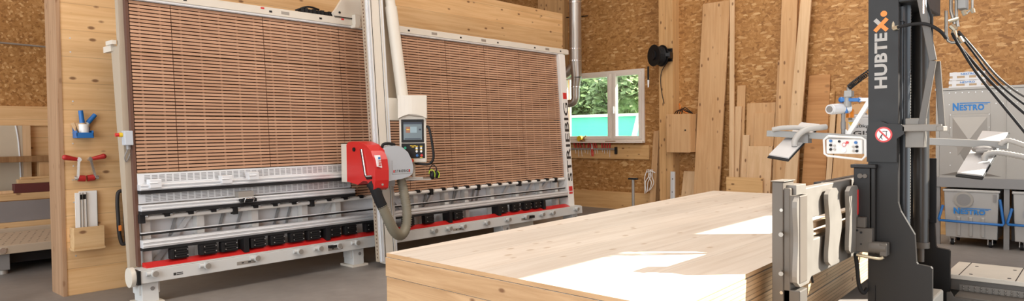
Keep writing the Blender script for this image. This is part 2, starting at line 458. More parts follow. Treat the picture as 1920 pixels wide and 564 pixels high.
sbuild(MB().box(WX - .03, WX, -1.2, 12.0, 0, .36), 'baseboard_back', 'board_h')
sbuild(MB().box(-4, 12.2, 12.2, 12.4, 2.09, 7.0), 'wall_left', 'osb', origin=(0, 0, 0))
mb = MB().box(-4, 12.2, 12.16, 12.4, 0, 1.80); mb.box(-4, 12.2, 12.1, 12.4, 1.80, 2.09)
sbuild(mb, 'baseboard_left', 'clt')
# gate wall on the sunny side with one wide gate opening
mb = MB(); GH = 4.07
mb.box(-4, 12.2, -1.4, -1.2, GH, 7.0); mb.box(-4, 4.0, -1.4, -1.2, 0, GH)
mb.box(9.6, 12.2, -1.4, -1.2, 0, GH)
sbuild(mb, 'wall_right', 'osb', origin=(0, 0, 0))
# solid wood partition behind the panel saw
sbuild(MB().box(2.035, 10.33, 7.91, 8.28, 0, 3.89).box(2.035, 5.9, 7.91, 8.28, 3.89, 5.0), 'wall_partition', 'clt', origin=(2.035, 7.9, 0))
sbuild(MB().box(2.0, 2.036, 7.9, 8.29, 0, 5.0), 'trim_1', 'clt_end')
# columns of the back wall
sbuild(MB().box(WX - .25, WX, 6.31, 6.61, 0, 7.0), 'trim_2', 'beam')
sbuild(MB().box(WX - .12, WX, 9.0, 9.75, 2.95, 7.0), 'trim_3', 'beam')
# window: fixed frame with two sashes
wf = MB()
def rect_frame(mb, x0, x1, y0, y1, z0, z1, t):
    mb.box(x0, x1, y0, y0 + t, z0, z1); mb.box(x0, x1, y1 - t, y1, z0, z1)
    mb.box(x0, x1, y0 + t, y1 - t, z0, z0 + t); mb.box(x0, x1, y0 + t, y1 - t, z1 - t, z1)
rect_frame(wf, WX - .04, WX + .1, 7.07, 9.15, 1.41, 2.89, .055)
wf.box(WX - .04, WX + .1, 7.80, 7.87, 1.46, 2.84)
win = struct(wf.build('window_1', 'frame_w', bevel=.006), 'two-sash window with pale frame in the back wall')
for (a, b) in ((7.125, 7.80), (7.87, 9.095)):
    s = MB(); rect_frame(s, WX - .065, WX + .03, a, b, 1.465, 2.835, .065); s.build('window_sash', 'frame_w', win, bevel=.006)
    MB().box(WX - .01, WX, a + .06, b - .06, 1.525, 2.775).build('pane', 'glass', win)
MB().box(WX - .10, WX - .065, 7.76, 7.785, 2.0, 2.14).box(WX - .115, WX - .10, 7.75, 7.795, 2.06, 2.09).build('window_handle', 'white', win)

# outside the window
struct(MB().box(12.3, 60, -20, 50, -0.3, -0.05).build('ground', 'grass'), 'meadow outside the window')
def leaf_crown(mb, c, r, n, s=.16):
    for i in range(n):
        d = V((random.gauss(0, 1), random.gauss(0, 1), random.gauss(0, 1))).normalized() * (random.random() ** .4)
        p = V(c) + V((d.x * r[0], d.y * r[1], d.z * r[2]))
        a = V((random.gauss(0, 1), random.gauss(0, 1), random.gauss(0, .6))).normalized() * s * random.uniform(.6, 1.3)
        b = a.orthogonal().normalized() * s * .5; 
        mb.add([p - a, p + b, p + a, p - b], [(0, 1, 2, 3)])
def tree(c, r, h, mat, label, n=2600, s=.2):
    t = thing('tree', label, 'tree', (c[0], c[1], -.05), 'trees outside the window')
    MB().cyl((c[0], c[1], -.05), (c[0], c[1], h), .16, .07, 10).build('trunk', 'bark', t)
    m = MB(); leaf_crown(m, (c[0], c[1], h), r, n, s)
    for k in range(6):
        q = (c[0] + random.uniform(-.6, .6) * r[0], c[1] + random.uniform(-.6, .6) * r[1], h + random.uniform(-.5, .4) * r[2])
        m.ball(q, (r[0] * .45, r[1] * .45, r[2] * .4), 10)
    m.build('crown', mat, t)
tree((24, 17.9, 0), (1.9, 1.9, 2.0), 2.6, 'leaf', 'dark leafy tree seen through the left window pane')
tree((23, 14.4, 0), (1.5, 1.6, 1.3), 2.9, 'leaf2', 'pale green tree seen through the right window pane')
tree((29, 17.2, 0), (1.8, 2.0, 1.7), 1.3, 'leaf', 'dark round bush low in the right window pane')
tree((31, 24.0, 0), (3.0, 3.0, 2.6), 2.6, 'leaf', 'large dark tree farthest left behind the window')
# tarpaulin-covered shed with a white corner post
tp = thing('tarpaulin_shed', 'teal tarpaulin shelter with white slanted post outside the window', 'shelter', (15, 10, -.05))
m = MB()
ys = [9.02 + i * .25 for i in range(17)]
vs = []
for k, y in enumerate(ys):
    for j in range(7):
        z = -.05 + j * .345
        sl = (2.03 - z) * .28 if k == 0 else 0
        vs.append((15 + .03 * math.sin(k * 1.9 + j) , y + sl, z))
m.add(vs, [(k * 7 + j, k * 7 + j + 1, (k + 1) * 7 + j + 1, (k + 1) * 7 + j) for k in range(16) for j in range(6)], 0, True)
m.box(15.06, 17.0, 9.6, 13.0, -.05, 2.0)
m.build('tarpaulin', 'teal', tp)
MB().bar((14.95, 9.02, 2.05), (14.95, 9.62, -.05), .09, .09, (1, 0, 0)).build('corner_post', 'white', tp)
MB().box(14.9, 15.1, 9.0, 13.0, 2.02, 2.09).build('top_edge', 'white', tp)
tag(MB().box(20, 20.05, 8, 20, -.05, .4).build('garden_fence', 'galv'), 'low grey fence in the meadow outside', 'fence')

# ------------------------------------------------------------------ the vertical panel saw
def S(x, off, z): return (x, 7.02 + .07 * z - off, z)
saw = thing('vertical_panel_saw', 'long upright panel saw with slatted brown bed, red saw head and cream frame', 'saw', (5.9, 7.1, 0))
ROWS_L = [(1.255, 1.82), (1.825, 2.445), (2.45, 2.955)]
ROWS_R = [(.84, 1.19), (1.195, 1.82), (1.825, 2.445), (2.45, 2.955)]
XL = [2.435, 2.83, 3.83, 4.83, 5.42]; XR = [5.42, 5.83, 6.62, 7.42, 8.22, 9.23]
def slat_panel(x0, x1, z0, z1):
    n = max(1, round((z1 - z0) / .0352)); p = (z1 - z0) / n
    m = MB()
    for i in range(n): m.box(x0 + .004, x1 - .004, 0, .018, z0 + i * p + .0055, z0 + (i + 1) * p - .0055, 0, S)
    o = m.build('slat_panel', 'slat', saw)
    b = MB().box(x0, x1, -.03, -.012, z0, z1, 0, S); b.build('backing', 'slat_back', o)
    l = MB(); k = max(2, round((x1 - x0) / .2))
    for i in range(k):
        x = x0 + (x1 - x0) * (i + .5) / k; l.box(x - .009, x + .009, -.012, -.001, z0, z1, 0, S)
    l.build('support_lath', 'lath', o)
for (z0, z1) in ROWS_L:
    for a, b in zip(XL, XL[1:]): slat_panel(a, b, z0, z1)
for (z0, z1) in ROWS_R:
    for a, b in zip(XR, XR[1:]): slat_panel(a, b, z0, z1)
slat_panel(4.9, 5.42, .84, 1.25)
# frame
m = MB(); m.box(2.405, 2.432, .02, -.06, .35, 2.96, 0, S); m.build('bed_edge', 'slat_side', saw)
m = MB(); m.prism([S(2.35, -.04, .33), S(2.35, -.11, .33), S(2.35, -.26, 2.50), S(2.35, -.04, 2.50)], (.055, 0, 0))
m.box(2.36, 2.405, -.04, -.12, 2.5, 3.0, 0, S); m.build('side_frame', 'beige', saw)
m = MB(); m.box(2.33, 2.38, -.20, -.42, 2.46, 2.52, 0, S); m.box(2.31, 2.35, -.10, -.28, 2.52, 2.56, 0, S); m.build('wall_bracket', 'cream', saw)
m = MB(); m.box(2.40, 9.55, .05, -.12, 2.985, 3.06, 0, S); m.box(2.40, 9.55, .03, -.12, 3.06, 3.075, 0, S); tr = m.build('top_beam', 'cream', saw, bevel=.004)
m = MB(); m.box(2.42, 9.40, .035, -.02, 2.957, 2.985, 0, S); m.box(2.42, 9.40, .055, .035, 2.962, 2.974, 0, S); m.build('guide_rail', 'alu', tr)
m = MB()
for x in (2.95, 3.9, 4.55, 5.92, 6.9, 7.7, 8.6, 9.3): m.box(x, x + .035, .052, .05, 3.012, 3.035, 0, S)
m.build('beam_marker', 'black', tr)
m = MB()
for x in (3.80, 4.86): m.box(x, x + .04, .054, .05, 3.04, 3.06, 0, S)
m.build('red_marker', 'redtext', tr)
m = MB()
for x in (4.05, 6.35, 7.35, 8.9):
    m.box(x, x + .10, .052, .05, 3.01, 3.045, 0, S)
st = m.build('label_plate', 'galv', tr)
# energy chain and bracket on top of the beam
m = MB()
for i in range(9):
    x = 4.35 + i * .055; m.box(x, x + .045, -.02, -.1, 3.08, 3.13 + .01 * (i % 2), 0, S)
m.tube([S(4.30, -.06, 3.10), S(4.45, -.03, 3.16), S(4.62, -.06, 3.15)], .012); m.build('energy_chain', 'black', saw)
m = MB(); m.prism([S(4.78, .05, 3.065), S(5.18, .05, 3.065), S(5.18, .05, 3.5), S(5.0, .05, 3.45), S(4.80, .05, 3.17), S(4.755, .05, 3.12)], (0, .05, 0)); cb = m.build('carriage_bracket', 'cream', saw, bevel=.004)
m = MB(); m.cyl(S(4.84, .06, 3.13), S(4.84, .04, 3.13), .014); m.box(4.76, 5.15, .058, .05, 3.07, 3.08, 0, S); m.build('bracket_bolt', 'black', cb)
m = MB(); m.box(5.02, 5.10, .12, .05, 2.96, 3.12, 0, S); m.box(5.0, 5.06, .14, .04, 2.95, 2.985, 0, S); m.build('roller_block', 'cream', cb, bevel=.004)
# end plate with lettering
m = MB(); m.box(9.24, 9.405, .07, -.14, .29, 2.965, 0, S); ep = m.build('end_plate', 'white', saw, bevel=.004)
def on_plate(z, x): return S(x, .0715, z)
upd = (V(S(0, 0, 1)) - V(S(0, 0, 0))).normalized()
m = MB(); m.box(9.275, 9.375, .0725, .07, 2.19, 2.30, 0, S); m.box(9.275, 9.375, .0725, .07, .60, .68, 0, S); m.box(9.275, 9.375, .0725, .07, .55, .585, 0, S); m.build('red_square', 'redtext', ep)
text('STRIEBIG', 'lettering', 'blacktext', ep, S(9.385, .0725, .77), upd, (-1, 0, 0), .12, 1.36, .012, .001)
# lower left: two perforated strips and rails
for (z0, z1, zr) in ((1.145, 1.25, 1.075), (.955, 1.05, .875)):
    m = MB(); m.box(2.435, 4.88, .02, .005, z0, z1, 0, S); ps = m.build('perforated_strip', 'alu', saw)
    m = MB()
    nwin = 34
    for i in range(nwin):
        x = 2.50 + i * .069
        for k in range(5): m.box(x, x + .052, .0215, .02, z0 + .018 + k * .015, z0 + .026 + k * .015, 0, S)
    m.build('slots', 'alu_dark', ps)
    m = MB(); m.box(2.43, 4.88, .10, .0, zr + .012, zr + .07, 0, S); m.box(2.43, 4.88, .115, .10, zr + .022, zr + .034, 0, S); m.box(2.43, 4.88, .115, .10, zr + .055, zr + .068, 0, S)
    rl = m.build('support_rail', 'alu', saw, bevel=.002)
    MB().box(2.43, 4.88, .11, .01, zr - .022, zr + .012, 0, S).build('rail_lip', 'rubber', rl)
for (x, z) in ((2.56, 1.145), (3.27, 1.145), (3.57, 1.165)):
    m = MB(); m.box(x - .055, x + .055, .14, .05, z - .035, z + .05, 0, S); m.box(x - .065, x + .02, .15, .14, z + .01, z + .02, 0, S); m.build('stop_block', 'alu', saw, bevel=.004)
m = MB(); m.box(3.40, 3.58, .15, .06, .895, .935, 0, S); m.box(3.42, 3.56, .16, .15, .905, .945, 0, S); ds = m.build('digital_stop', 'black', saw, bevel=.006)
MB().box(3.40, 3.57, .10, .02, .945, 1.01, 0, S).build('stop_plate', 'galv', ds)
m = MB(); m.tube([S(3.43, .165, .90), S(3.43, .19, .94), S(3.53, .19, .94), S(3.53, .165, .90)], .006, 6, 0, False); m.build('stop_handle', 'chrome', ds)
# back sheet, posts and diagonal struts
MB().box(2.43, 9.2, -.16, -.175, .33, 1.0, 0, S).build('back_sheet', 'panel_w', saw)
for x in (2.53, 3.06, 3.66, 4.28, 4.74, 5.45, 5.98, 6.55, 6.95, 7.5, 8.08, 8.68, 9.1):
    m = MB(); m.box(x - .03, x + .03, -.06, -.10, .34, .86, 0, S); m.box(x - .045, x - .03, -.06, -.155, .34, .86, 0, S); m.build('frame_post', 'white', saw)
for (xa, xb) in ((2.62, 3.02), (4.36, 4.70), (5.60, 5.92), (6.0, 6.42), (6.62, 6.9), (7.55, 8.0), (8.15, 8.6), (8.3, 9.05)):
    a, b = (xa, xb) if random.random() < .6 else (xb, xa)
    MB().bar(S(a, -.13, .36), S(b, -.13, .84), .05, .02, (0, 1, 0)).build('diagonal_strut', 'alu', saw)
for i, x in enumerate((2.8, 3.3, 3.5, 3.95, 4.1, 6.2, 6.75, 7.15, 7.25)):
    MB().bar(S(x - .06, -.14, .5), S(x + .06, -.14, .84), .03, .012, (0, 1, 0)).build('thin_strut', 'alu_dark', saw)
# roller line
x = 2.45; i = 0
m = MB(); m.cyl(S(2.43, .03, .815), S(9.2, .03, .815), .024, n=12); tubeo = m.build('roller_shaft', 'white', saw)
while x < 9.15:
    m = MB(); big = i % 4 == 0
    m.box(x - .028, x + .02, .075, .0, .815 if not big else .77, .853, 0, S)
    m.cyl(S(x + .02, .05, .835), S(x + .05, .05, .835), .018, n=10, mi=1)
    m.build('roller_bracket', ['black', 'chrome'], saw); x += .232; i += 1
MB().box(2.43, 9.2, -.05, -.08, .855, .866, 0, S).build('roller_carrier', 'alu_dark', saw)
MB().box(2.43, 9.2, .05, 0, .648, .668, 0, S).box(2.43, 9.2, .05, .04, .668, .678, 1, S).build('lower_guide_bar', ['rubber', 'alu'], saw)
m = MB(); m.box(2.43, 9.2, .09, -.02, .53, .605, 0, S); m.box(2.43, 9.2, .105, .09, .548, .558, 0, S); m.box(2.43, 9.2, .105, .09, .582, .59, 0, S)
lr = m.build('lower_rail', 'alu', saw, bevel=.003)
MB().box(2.43, 9.2, .095, 0, .503, .53, 0, S).build('rail_lip', 'rubber', lr)
m = MB(); m.prism([S(2.44, .02, .335), S(2.44, .13, .335), S(2.44, .13, .35), S(2.44, .03, .385), S(2.44, .02, .385)], (6.76, 0, 0)); m.build('red_sill', 'red', saw)
def pad(x):
    m = MB(); m.box(x - .085, x + .085, .09, .02, .388, .50, 0, S)
    for k in range(4): m.box(x - .055, x + .075, .102, .09, .402 + k * .024, .416 + k * .024, 0, S)
    m.box(x - .095, x - .06, .11, .04, .395, .49, 0, S); o = m.build('support_pad', 'black', saw, bevel=.004)
    m = MB()
    for dx in (-.05, .07):
        for dz in (.42, .475): m.cyl(S(x + dx, .110, dz), S(x + dx, .10, dz), .005, n=8)
    m.build('pad_screw', 'screw', o)
    MB().box(x - .05, x + .07, .06, -.05, .50, .512, 0, S).build('pad_holder', 'galv', o)
for x in (2.77, 3.06, 3.28, 3.60, 3.83, 4.07, 4.29, 4.57, 4.80, 5.10, 5.72, 6.07, 6.62, 7.58, 7.86, 8.14, 8.38): pad(x)
for x in (3.45, 4.46, 6.44, 7.45, 8.53):
    MB().box(x - .025, x + .03, .12, -.03, .36, .515, 0, S).build('divider_plate', 'black', saw, bevel=.004)
# base beam, knobs, labels
m = MB(); m.box(2.36, 9.46, .19, -.08, .215, .335, 0, S); m.box(2.36, 9.46, .175, .0, .335, .345, 0, S); bb = m.build('base_beam', 'beamcream', saw, bevel=.005)
MB().box(2.33, 2.362, .2, -.09, .21, .34, 0, S).build('beam_cap', 'black', bb)
MB().cyl(S(2.29, .09, .275), S(2.33, .09, .275), .095, n=24).build('end_disc', 'cream', bb)
for x in (2.48, 2.98, 3.51, 4.02, 4.28, 4.53, 4.79, 6.05, 6.32, 6.59, 7.07, 7.54, 7.95, 8.35, 8.62, 9.28):
    m = MB(); m.cyl(S(x, .18, .30), S(x, .24, .30), .036, n=16); m.cyl(S(x - .07, .20, .305), S(x - .005, .20, .305), .022, n=10)
    k = m.build('adjuster_knob', 'beamcream', bb)
    MB().cyl(S(x, .24, .30), S(x, .246, .30), .028, n=16).build('knob_face', 'galv', k)
for x in (3.30, 4.40, 6.4, 7.85): 
    m = MB(); m.box(x, x + .2, .1925, .19, .25, .285, 0, S); lp = m.build('type_plate', 'galv', bb)
    MB().box(x + .05, x + .075, .1935, .1925, .262, .275, 0, S).box(x + .12, x + .15, .1935, .1925, .262, .275, 0, S).build('plate_print', 'blacktext', lp)
MB().box(2.66, 2.685, .192, .19, .25, .275, 0, S).box(2.69, 2.75, .192, .19, .25, .258, 0, S).box(2.69, 2.75, .192, .19, .266, .274, 0, S).build('maker_mark', 'blacktext', bb)
m = MB(); m.box(8.02, 8.12, .24, .19, .27, .31, 0, S); m.build('beam_clamp', 'black', bb)
m = MB(); m.box(4.40, 4.55, .235, .19, .285, .315, 0, S); m.build('beam_clamp', 'black', bb)
def foot(x, w=.075):
    m = MB(); m.box(x - w, x + w, .14, -.06, .025, .215, 0, S); m.box(x - w - .02, x - w, .12, -.04, .10, .215, 0, S); m.box(x + w, x + w + .02, .12, -.04, .10, .215, 0, S)
    o = m.build('foot', 'beamcream', saw, bevel=.003)
    m = MB(); m.box(x - w - .035, x + w + .04, .17, -.09, 0, .025, 0, S); m.build('foot_plate', 'cream', o)
    m = MB(); m.cyl(S(x + .02, .145, .15), S(x + .02, .139, .15), .02, n=12); m.build('foot_hole', 'galv_dk', o)
for x in (2.46, 4.85, 7.55, 9.3): foot(x)
MB().box(7.7, 8.35, .0, -.2, .03, .215, 0, S).build('floor_cabinet', 'cream', saw)
# switch box on the left edge
m = MB(); m.box(2.33, 2.405, .06, -.03, 1.53, 1.67, 0, S); sw = m.build('switch_box', 'hoodgrey', saw, bevel=.006)
MB().cyl((2.33, 7.14, 1.63), (2.30, 7.14, 1.63), .022, n=14).build('switch_collar', 'yellow', sw)
MB().cyl((2.30, 7.14, 1.63), (2.27, 7.14, 1.63), .018, n=14).build('emergency_knob', 'red', sw)
m = MB(); m.cyl(S(2.37, .02, 1.53), S(2.37, .02, 1.49), .02, n=12); m.tube([S(2.37, .02, 1.50), S(2.34, .0, 1.42), S(2.36, -.02, 1.37), S(2.39, 0, 1.45)], .005, 6); m.build('switch_cable', 'galv_dk', sw)
# saw column
m = MB(); m.box(4.975, 5.145, .50, .40, .05, 3.6, 0, S); cl = m.build('saw_column', 'cream', saw, bevel=.003)
m = MB(); m.box(4.92, 4.975, .49, .42, .08, 3.6, 0, S); m.box(4.932, 4.945, .50, .49, .08, 3.6, 0, S); m.box(4.955, 4.972, .505, .49, .08, 3.6, 0, S); m.build('column_rail', 'alu', cl)
m = MB(); m.box(5.145, 5.17, .50, .44, .08, 3.6, 0, S); m.box(5.118, 5.125, .506, .5, .08, 3.6, 0, S); m.build('column_edge', 'alu', cl)
m = MB(); m.box(4.985, 4.992, .502, .5, .08, 3.6, 0, S); m.box(5.108, 5.113, .502, .5, .08, 3.6, 0, S); m.build('column_groove', 'rubber', cl)
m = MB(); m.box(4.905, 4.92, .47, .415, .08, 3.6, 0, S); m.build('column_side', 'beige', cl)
m = MB()
for k in range(78):
    m.box(4.9035, 4.905, .46, .445, .12 + k * .044, .14 + k * .044, 0, S)
m.build('column_perforation', 'slat_side', cl)['kind'] = 'stuff'
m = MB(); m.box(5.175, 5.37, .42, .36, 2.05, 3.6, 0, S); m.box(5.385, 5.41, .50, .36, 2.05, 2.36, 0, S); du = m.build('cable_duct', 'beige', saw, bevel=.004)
m = MB(); m.cyl(S(5.285, .47, 3.6), S(5.30, .49, 3.19), .062, n=20); m.cyl(S(5.30, .49, 3.2), S(5.355, .55, 2.05), .075, .072, n=24); m.build('panel_arm', 'cream', saw)
MB().box(5.165, 5.36, .50, .36, 1.78, 2.06, 0, S).build('arm_box', 'cream', saw, bevel=.01)
m = MB(); m.box(5.18, 5.22, .42, .12, .05, 1.2, 0, S); m.build('column_back_chain', 'black', saw)
# ---- control panel, turned towards the operator
cu = V((.735, -.678, 0)); cn = V((-.678, -.735, 0)); cc = V((5.375, 6.455, 0))
def Cq(u, d, z): return tuple(cc + cu * u + cn * d + V((0, 0, z)))
m = MB(); m.box(-.165, .165, 0, -.17, 1.255, 1.86, 0, Cq)
cp = m.build('control_panel', 'cream', saw, bevel=.012)
m = MB(); pts = []
for k in range(9):
    a = -1 + 2 * k / 8; pts.append((a * .175, .05 + .035 * (1 - a * a)))
n0 = len(pts)
lo = [Cq(u, d, 1.80 + .055 * (1 - (u / .175) ** 2)) for u, d in pts]; hi = [Cq(u, d - .02, 2.085) for u, d in pts]
bk = [Cq(-.175, -.19, 1.80), Cq(.175, -.19, 1.80)]; bh = [Cq(-.175, -.19, 2.085), Cq(.175, -.19, 2.085)]
vs = lo + hi + bk + bh; fs = [(i, i + 1, n0 + i + 1, n0 + i) for i in range(n0 - 1)]
fs += [tuple(range(n0, 2 * n0)) + (2 * n0 + 3, 2 * n0 + 2), tuple(range(n0))[::-1] + (2 * n0, 2 * n0 + 1), (2 * n0, 0, n0, 2 * n0 + 2), (n0 - 1, 2 * n0 + 1, 2 * n0 + 3, 2 * n0 - 1), (2 * n0 + 1, 2 * n0, 2 * n0 + 2, 2 * n0 + 3)]
m.add(vs, fs); m.build('panel_hood', 'cream', cp)
sc = MB().box(-.14, .135, .012, 0, 1.505, 1.79, 0, Cq).build('screen', 'black', cp, bevel=.004)
MB().box(-.112, .112, .0135, .012, 1.54, 1.755, 0, Cq).build('display', 'screen', sc)
m = MB(); m.box(-.085, -.03, .0145, .0135, 1.625, 1.70, 0, Cq); m.box(-.03, .05, .0145, .0135, 1.625, 1.70, 1, Cq); m.box(-.112, .112, .0145, .0135, 1.73, 1.755, 2, Cq); m.box(-.10, .10, .0145, .0135, 1.545, 1.557, 2, Cq); m.box(.075, .105, .0145, .0135, 1.655, 1.675, 2, Cq); m.box(-.075, -.038, .0155, .0145, 1.662, 1.668, 3, Cq)
m.build('display_picture', ['scr_brown', 'scr_grey', 'scr_dark', 'scr_yellow'], sc)
kp = MB().box(-.14, .145, .008, 0, 1.31, 1.495, 0, Cq).build('keypad', 'black', cp, bevel=.003)
for (u, z, r, mt) in ((-.095, 1.44, .016, 'green'), (-.09, 1.335, .018, 'red'), (.05, 1.345, .016, 'blue'), (.105, 1.345, .016, 'red'),
                      (.045, 1.395, .014, 'white'), (.10, 1.395, .014, 'white'), (.045, 1.435, .014, 'white'), (.10, 1.435, .014, 'white')):
    MB().cyl(Cq(u, .008, z), Cq(u, .02, z), r, n=14).build('push_button', mt, kp)
m = MB()
for (u, z) in ((-.02, 1.465), (.0, 1.45), (.02, 1.465), (.045, 1.458), (.10, 1.458), (.045, 1.415), (.10, 1.415), (.10, 1.318)): m.box(u - .016, u + .016, .0095, .008, z - .005, z + .005, 0, Cq)
m.build('button_label', 'yellow', kp)
MB().cyl(Cq(-.01, 0, 1.283), Cq(-.01, .014, 1.283), .022, n=16).build('stop_collar', 'yellow', cp)
MB().cyl(Cq(-.01, .014, 1.283), Cq(-.01, .04, 1.283), .019, n=16).build('stop_button', 'red', cp)
m = MB(); m.cyl(Cq(.0, -.08, 1.26), Cq(.0, -.08, 1.06), .022, n=14); m.build('tray_post', 'cream', cp)
m = MB(); m.box(-.09, .22, .12, -.22, 1.045, 1.06, 0, Cq); m.box(-.09, .12, .05, .045, 1.06, 1.08, 0, Cq); m.build('tray', 'galv', cp)
m = MB(); m.tube([Cq(.165, -.03, 1.70), Cq(.20, .0, 1.68), Cq(.235, .02, 1.5), Cq(.25, .02, 1.32), Cq(.20, .02, 1.24), Cq(.08, .0, 1.24), Cq(.02, -.05, 1.255)], .016, 10); m.build('cable_loop', 'black', cp)
# ---- saw head
X0, X1 = 4.67, 4.865
prof = [(6.84, 1.49), (6.84, 1.05), (6.62, 1.02), (6.52, 1.07), (6.44, 1.07), (6.40, 0.985), (6.35, .96), (6.30, .985), (6.285, 1.08), (6.285, 1.20), (6.305, 1.32), (6.36, 1.42), (6.46, 1.49), (6.60, 1.525), (6.72, 1.53), (6.80, 1.52)]
m = MB(); m.prism([(X0, y, z) for y, z in prof], (X1 - X0, 0, 0)); hd = m.build('saw_head', 'red', saw, bevel=.012)
MB().box(4.668, 4.80, 6.84, 6.95, 1.04, 1.5).build('head_mount', 'cream', hd, bevel=.004)
m = MB(); m.tube([(X0 - .012, 6.52, 1.44), (X0 - .014, 6.47, 1.25), (X0 - .014, 6.45, 1.15), (X0 - .014, 6.43, 1.125), (X0 - .014, 6.33, 1.135)], .011, 8, 0, False); m.build('clamp_lever', 'chrome', hd)
MB().tube([(X0 - .006, 6.545, 1.44), (X0 - .006, 6.495, 1.25), (X0 - .006, 6.47, 1.14), (X0 - .006, 6.43, 1.10), (X0 - .006, 6.34, 1.11)], .012, 6, 0, False).build('lever_slot', 'black', hd)
MB().cyl((X0 + .003, 6.68, 1.435), (X0 - .012, 6.68, 1.435), .025, n=16).build('latch', 'black', hd)
MB().cyl((4.77, 6.288, 1.03), (4.77, 6.278, 1.03), .014, n=14).build('head_screw', 'chrome', hd)
lb = MB().hexa([(4.70, 6.30, 1.24), (4.76, 6.292, 1.225), (4.75, 6.30, 1.37), (4.69, 6.325, 1.37), (4.70, 6.27, 1.24), (4.76, 6.27, 1.225), (4.75, 6.29, 1.37), (4.69, 6.30, 1.37)]).build('warning_label', 'whitetext', hd)
MB().box(4.705, 4.735, 6.266, 6.27, 1.325, 1.35).build('label_symbol', 'bluetext', lb)
MB().box(4.712, 4.745, 6.264, 6.27, 1.25, 1.262).box(4.712, 4.745, 6.264, 6.27, 1.275, 1.287).box(4.708, 4.742, 6.264, 6.27, 1.30, 1.31).build('label_lines', 'redtext', lb)
m = MB(); hp = [(4.86, 1.46), (5.03, 1.475), (5.12, 1.45), (5.20, 1.39), (5.26, 1.29), (5.28, 1.20), (5.265, 1.13), (5.22, 1.10), (5.10, 1.075), (4.86, 1.055)]
m.prism([(x, 6.34, z) for x, z in hp], (0, .40, 0)); hg = m.build('motor_hood', 'hoodgrey', saw, bevel=.055)
m = MB(); m.tube([(4.875, 6.42, 1.45), (4.88, 6.40, 1.49), (4.95, 6.40, 1.50), (5.06, 6.42, 1.485)], .018, 10); m.build('hood_handle', 'black', hg)
m = MB(); m.box(4.93, 5.06, 6.42, 6.60, .99, 1.08); m.build('motor_foot', 'alu_dark', hg)
MB().box(4.955, 5.25, 6.338, 6.34, 1.135, 1.14).box(4.955, 4.96, 6.338, 6.34, 1.14, 1.30).build('hood_seam', 'alu_dark', hg)
text('STRIEBIG', 'lettering', 'blacktext', hg, (5.0, 6.3385, 1.155), (1, 0, 0), (0, 0, 1), .032, .20, .005, .001, 1.15)
MB().box(4.975, 4.993, 6.337, 6.34, 1.155, 1.185).box(5.208, 5.226, 6.337, 6.34, 1.155, 1.185).build('red_square', 'redtext', hg)
m = MB(); m.tube([(4.695, 6.40, 1.05), (4.715, 6.36, .99), (4.76, 6.34, .86), (4.80, 6.33, .77)], .062, 14, 0, ribs=None); m.build('hose_elbow', 'rubber', saw)
m = MB(); m.tube([(4.79, 6.33, .79), (4.87, 6.32, .62), (4.97, 6.33, .46), (5.09, 6.36, .40), (5.20, 6.40, .48), (5.235, 6.42, .66), (5.225, 6.46, .90), (5.21, 6.5, 1.10)], .064, 14, 0, True, 10, .026); m.build('suction_hose', 'hosebeige', saw)
# ear defenders on the cable loop
em = thing('ear_defenders', 'black and lime ear defenders hanging below the saw control panel', 'ear defenders', tuple(Cq(.25, .06, 1.04)))
m = MB(); m.tube([Cq(.22, .05, 1.10), Cq(.20, .05, 1.17), Cq(.235, .055, 1.225), Cq(.28, .06, 1.20), Cq(.29, .06, 1.13)], .007, 6); m.build('headband', 'black', em)
m = MB(); m.ball(Cq(.235, .06, 1.10), (.034, .034, .052), 14); m.build('ear_cup', 'black', em)
m = MB(); m.ball(Cq(.285, .05, 1.11), (.034, .034, .052), 14); m.build('ear_cup', 'black', em)
m = MB(); m.tube([Cq(.195, .09, 1.12), Cq(.205, .09, 1.16), Cq(.24, .09, 1.165), Cq(.265, .09, 1.13), Cq(.265, .09, 1.08)], .006, 6); m.tube([Cq(.30, .08, 1.15), Cq(.32, .07, 1.12), Cq(.31, .07, 1.07)], .006, 6); m.build('lime_rim', 'lime', em, label='lime-yellow rim')
def at(px, py, ax, val):
    """the point where the sight line of a pixel meets the plane axis ax = val (survey of the photograph)"""
    d = V((px - 960.0, py - 282.0, 1260.0)); d = V((RX.dot(d), RY.dot(d), RZ.dot(d)))
    o = V((0, 0, 1.6)); return o + d * ((val - o[ax]) / d[ax])

# ------------------------------------------------------------------ the stack of big timber panels
A, B, C_, D = V((2.725, 1.49, 0)), V((2.81, 3.68, 0)), V((8.58, 4.03, 0)), V((8.65, 1.70, 0))
lay = [(.27, .449, 'lowest thick spruce panel of the stack, next to the bearers'), (.454, .638, 'second thick spruce panel from the bottom of the stack'),
       (.643, .7705, 'thick spruce panel directly below the thin top sheet of the stack'), (.774, .80, 'thin whitewashed spruce sheet lying topmost on the panel stack')]
for i, (z0, z1, lab) in enumerate(lay):
    m = MB(); j = .004 * (i % 2)
    q = [A + V((j, j, 0)), D + V((-j, j, 0)), C_ + V((-j, -j, 0)), B + V((j, -j, 0))]
    lo = [p + V((0, 0, z0)) for p in q]; hi = [p + V((0, 0, z1)) for p in q]
    vs = lo + hi
    m.add(vs, [(4, 5, 6, 7), (3, 2, 1, 0)], 0); m.add(vs, [(0, 1, 5, 4), (2, 3, 7, 6)], 2); m.add(vs, [(3, 0, 4, 7), (1, 2, 6, 5)], 1)
    o = m.build('spruce_slab', ['ply_top', 'ply_end', 'ply_side'], None, bevel=.002); tag(o, lab, 'timber panel', 'panels of the big stack')
for x, lab in ((3.2, 'squared timber bearer under the near end of the panel stack'), (5.6, 'squared timber bearer under the middle of the panel stack'), (8.0, 'squared timber bearer under the far end of the panel stack')):
    tag(MB().box(x - .06, x + .06, 1.66, 3.66, 0, .27).build('bearer', 'board_h', bevel=.004), lab, 'bearer', 'bearers under the panel stack')

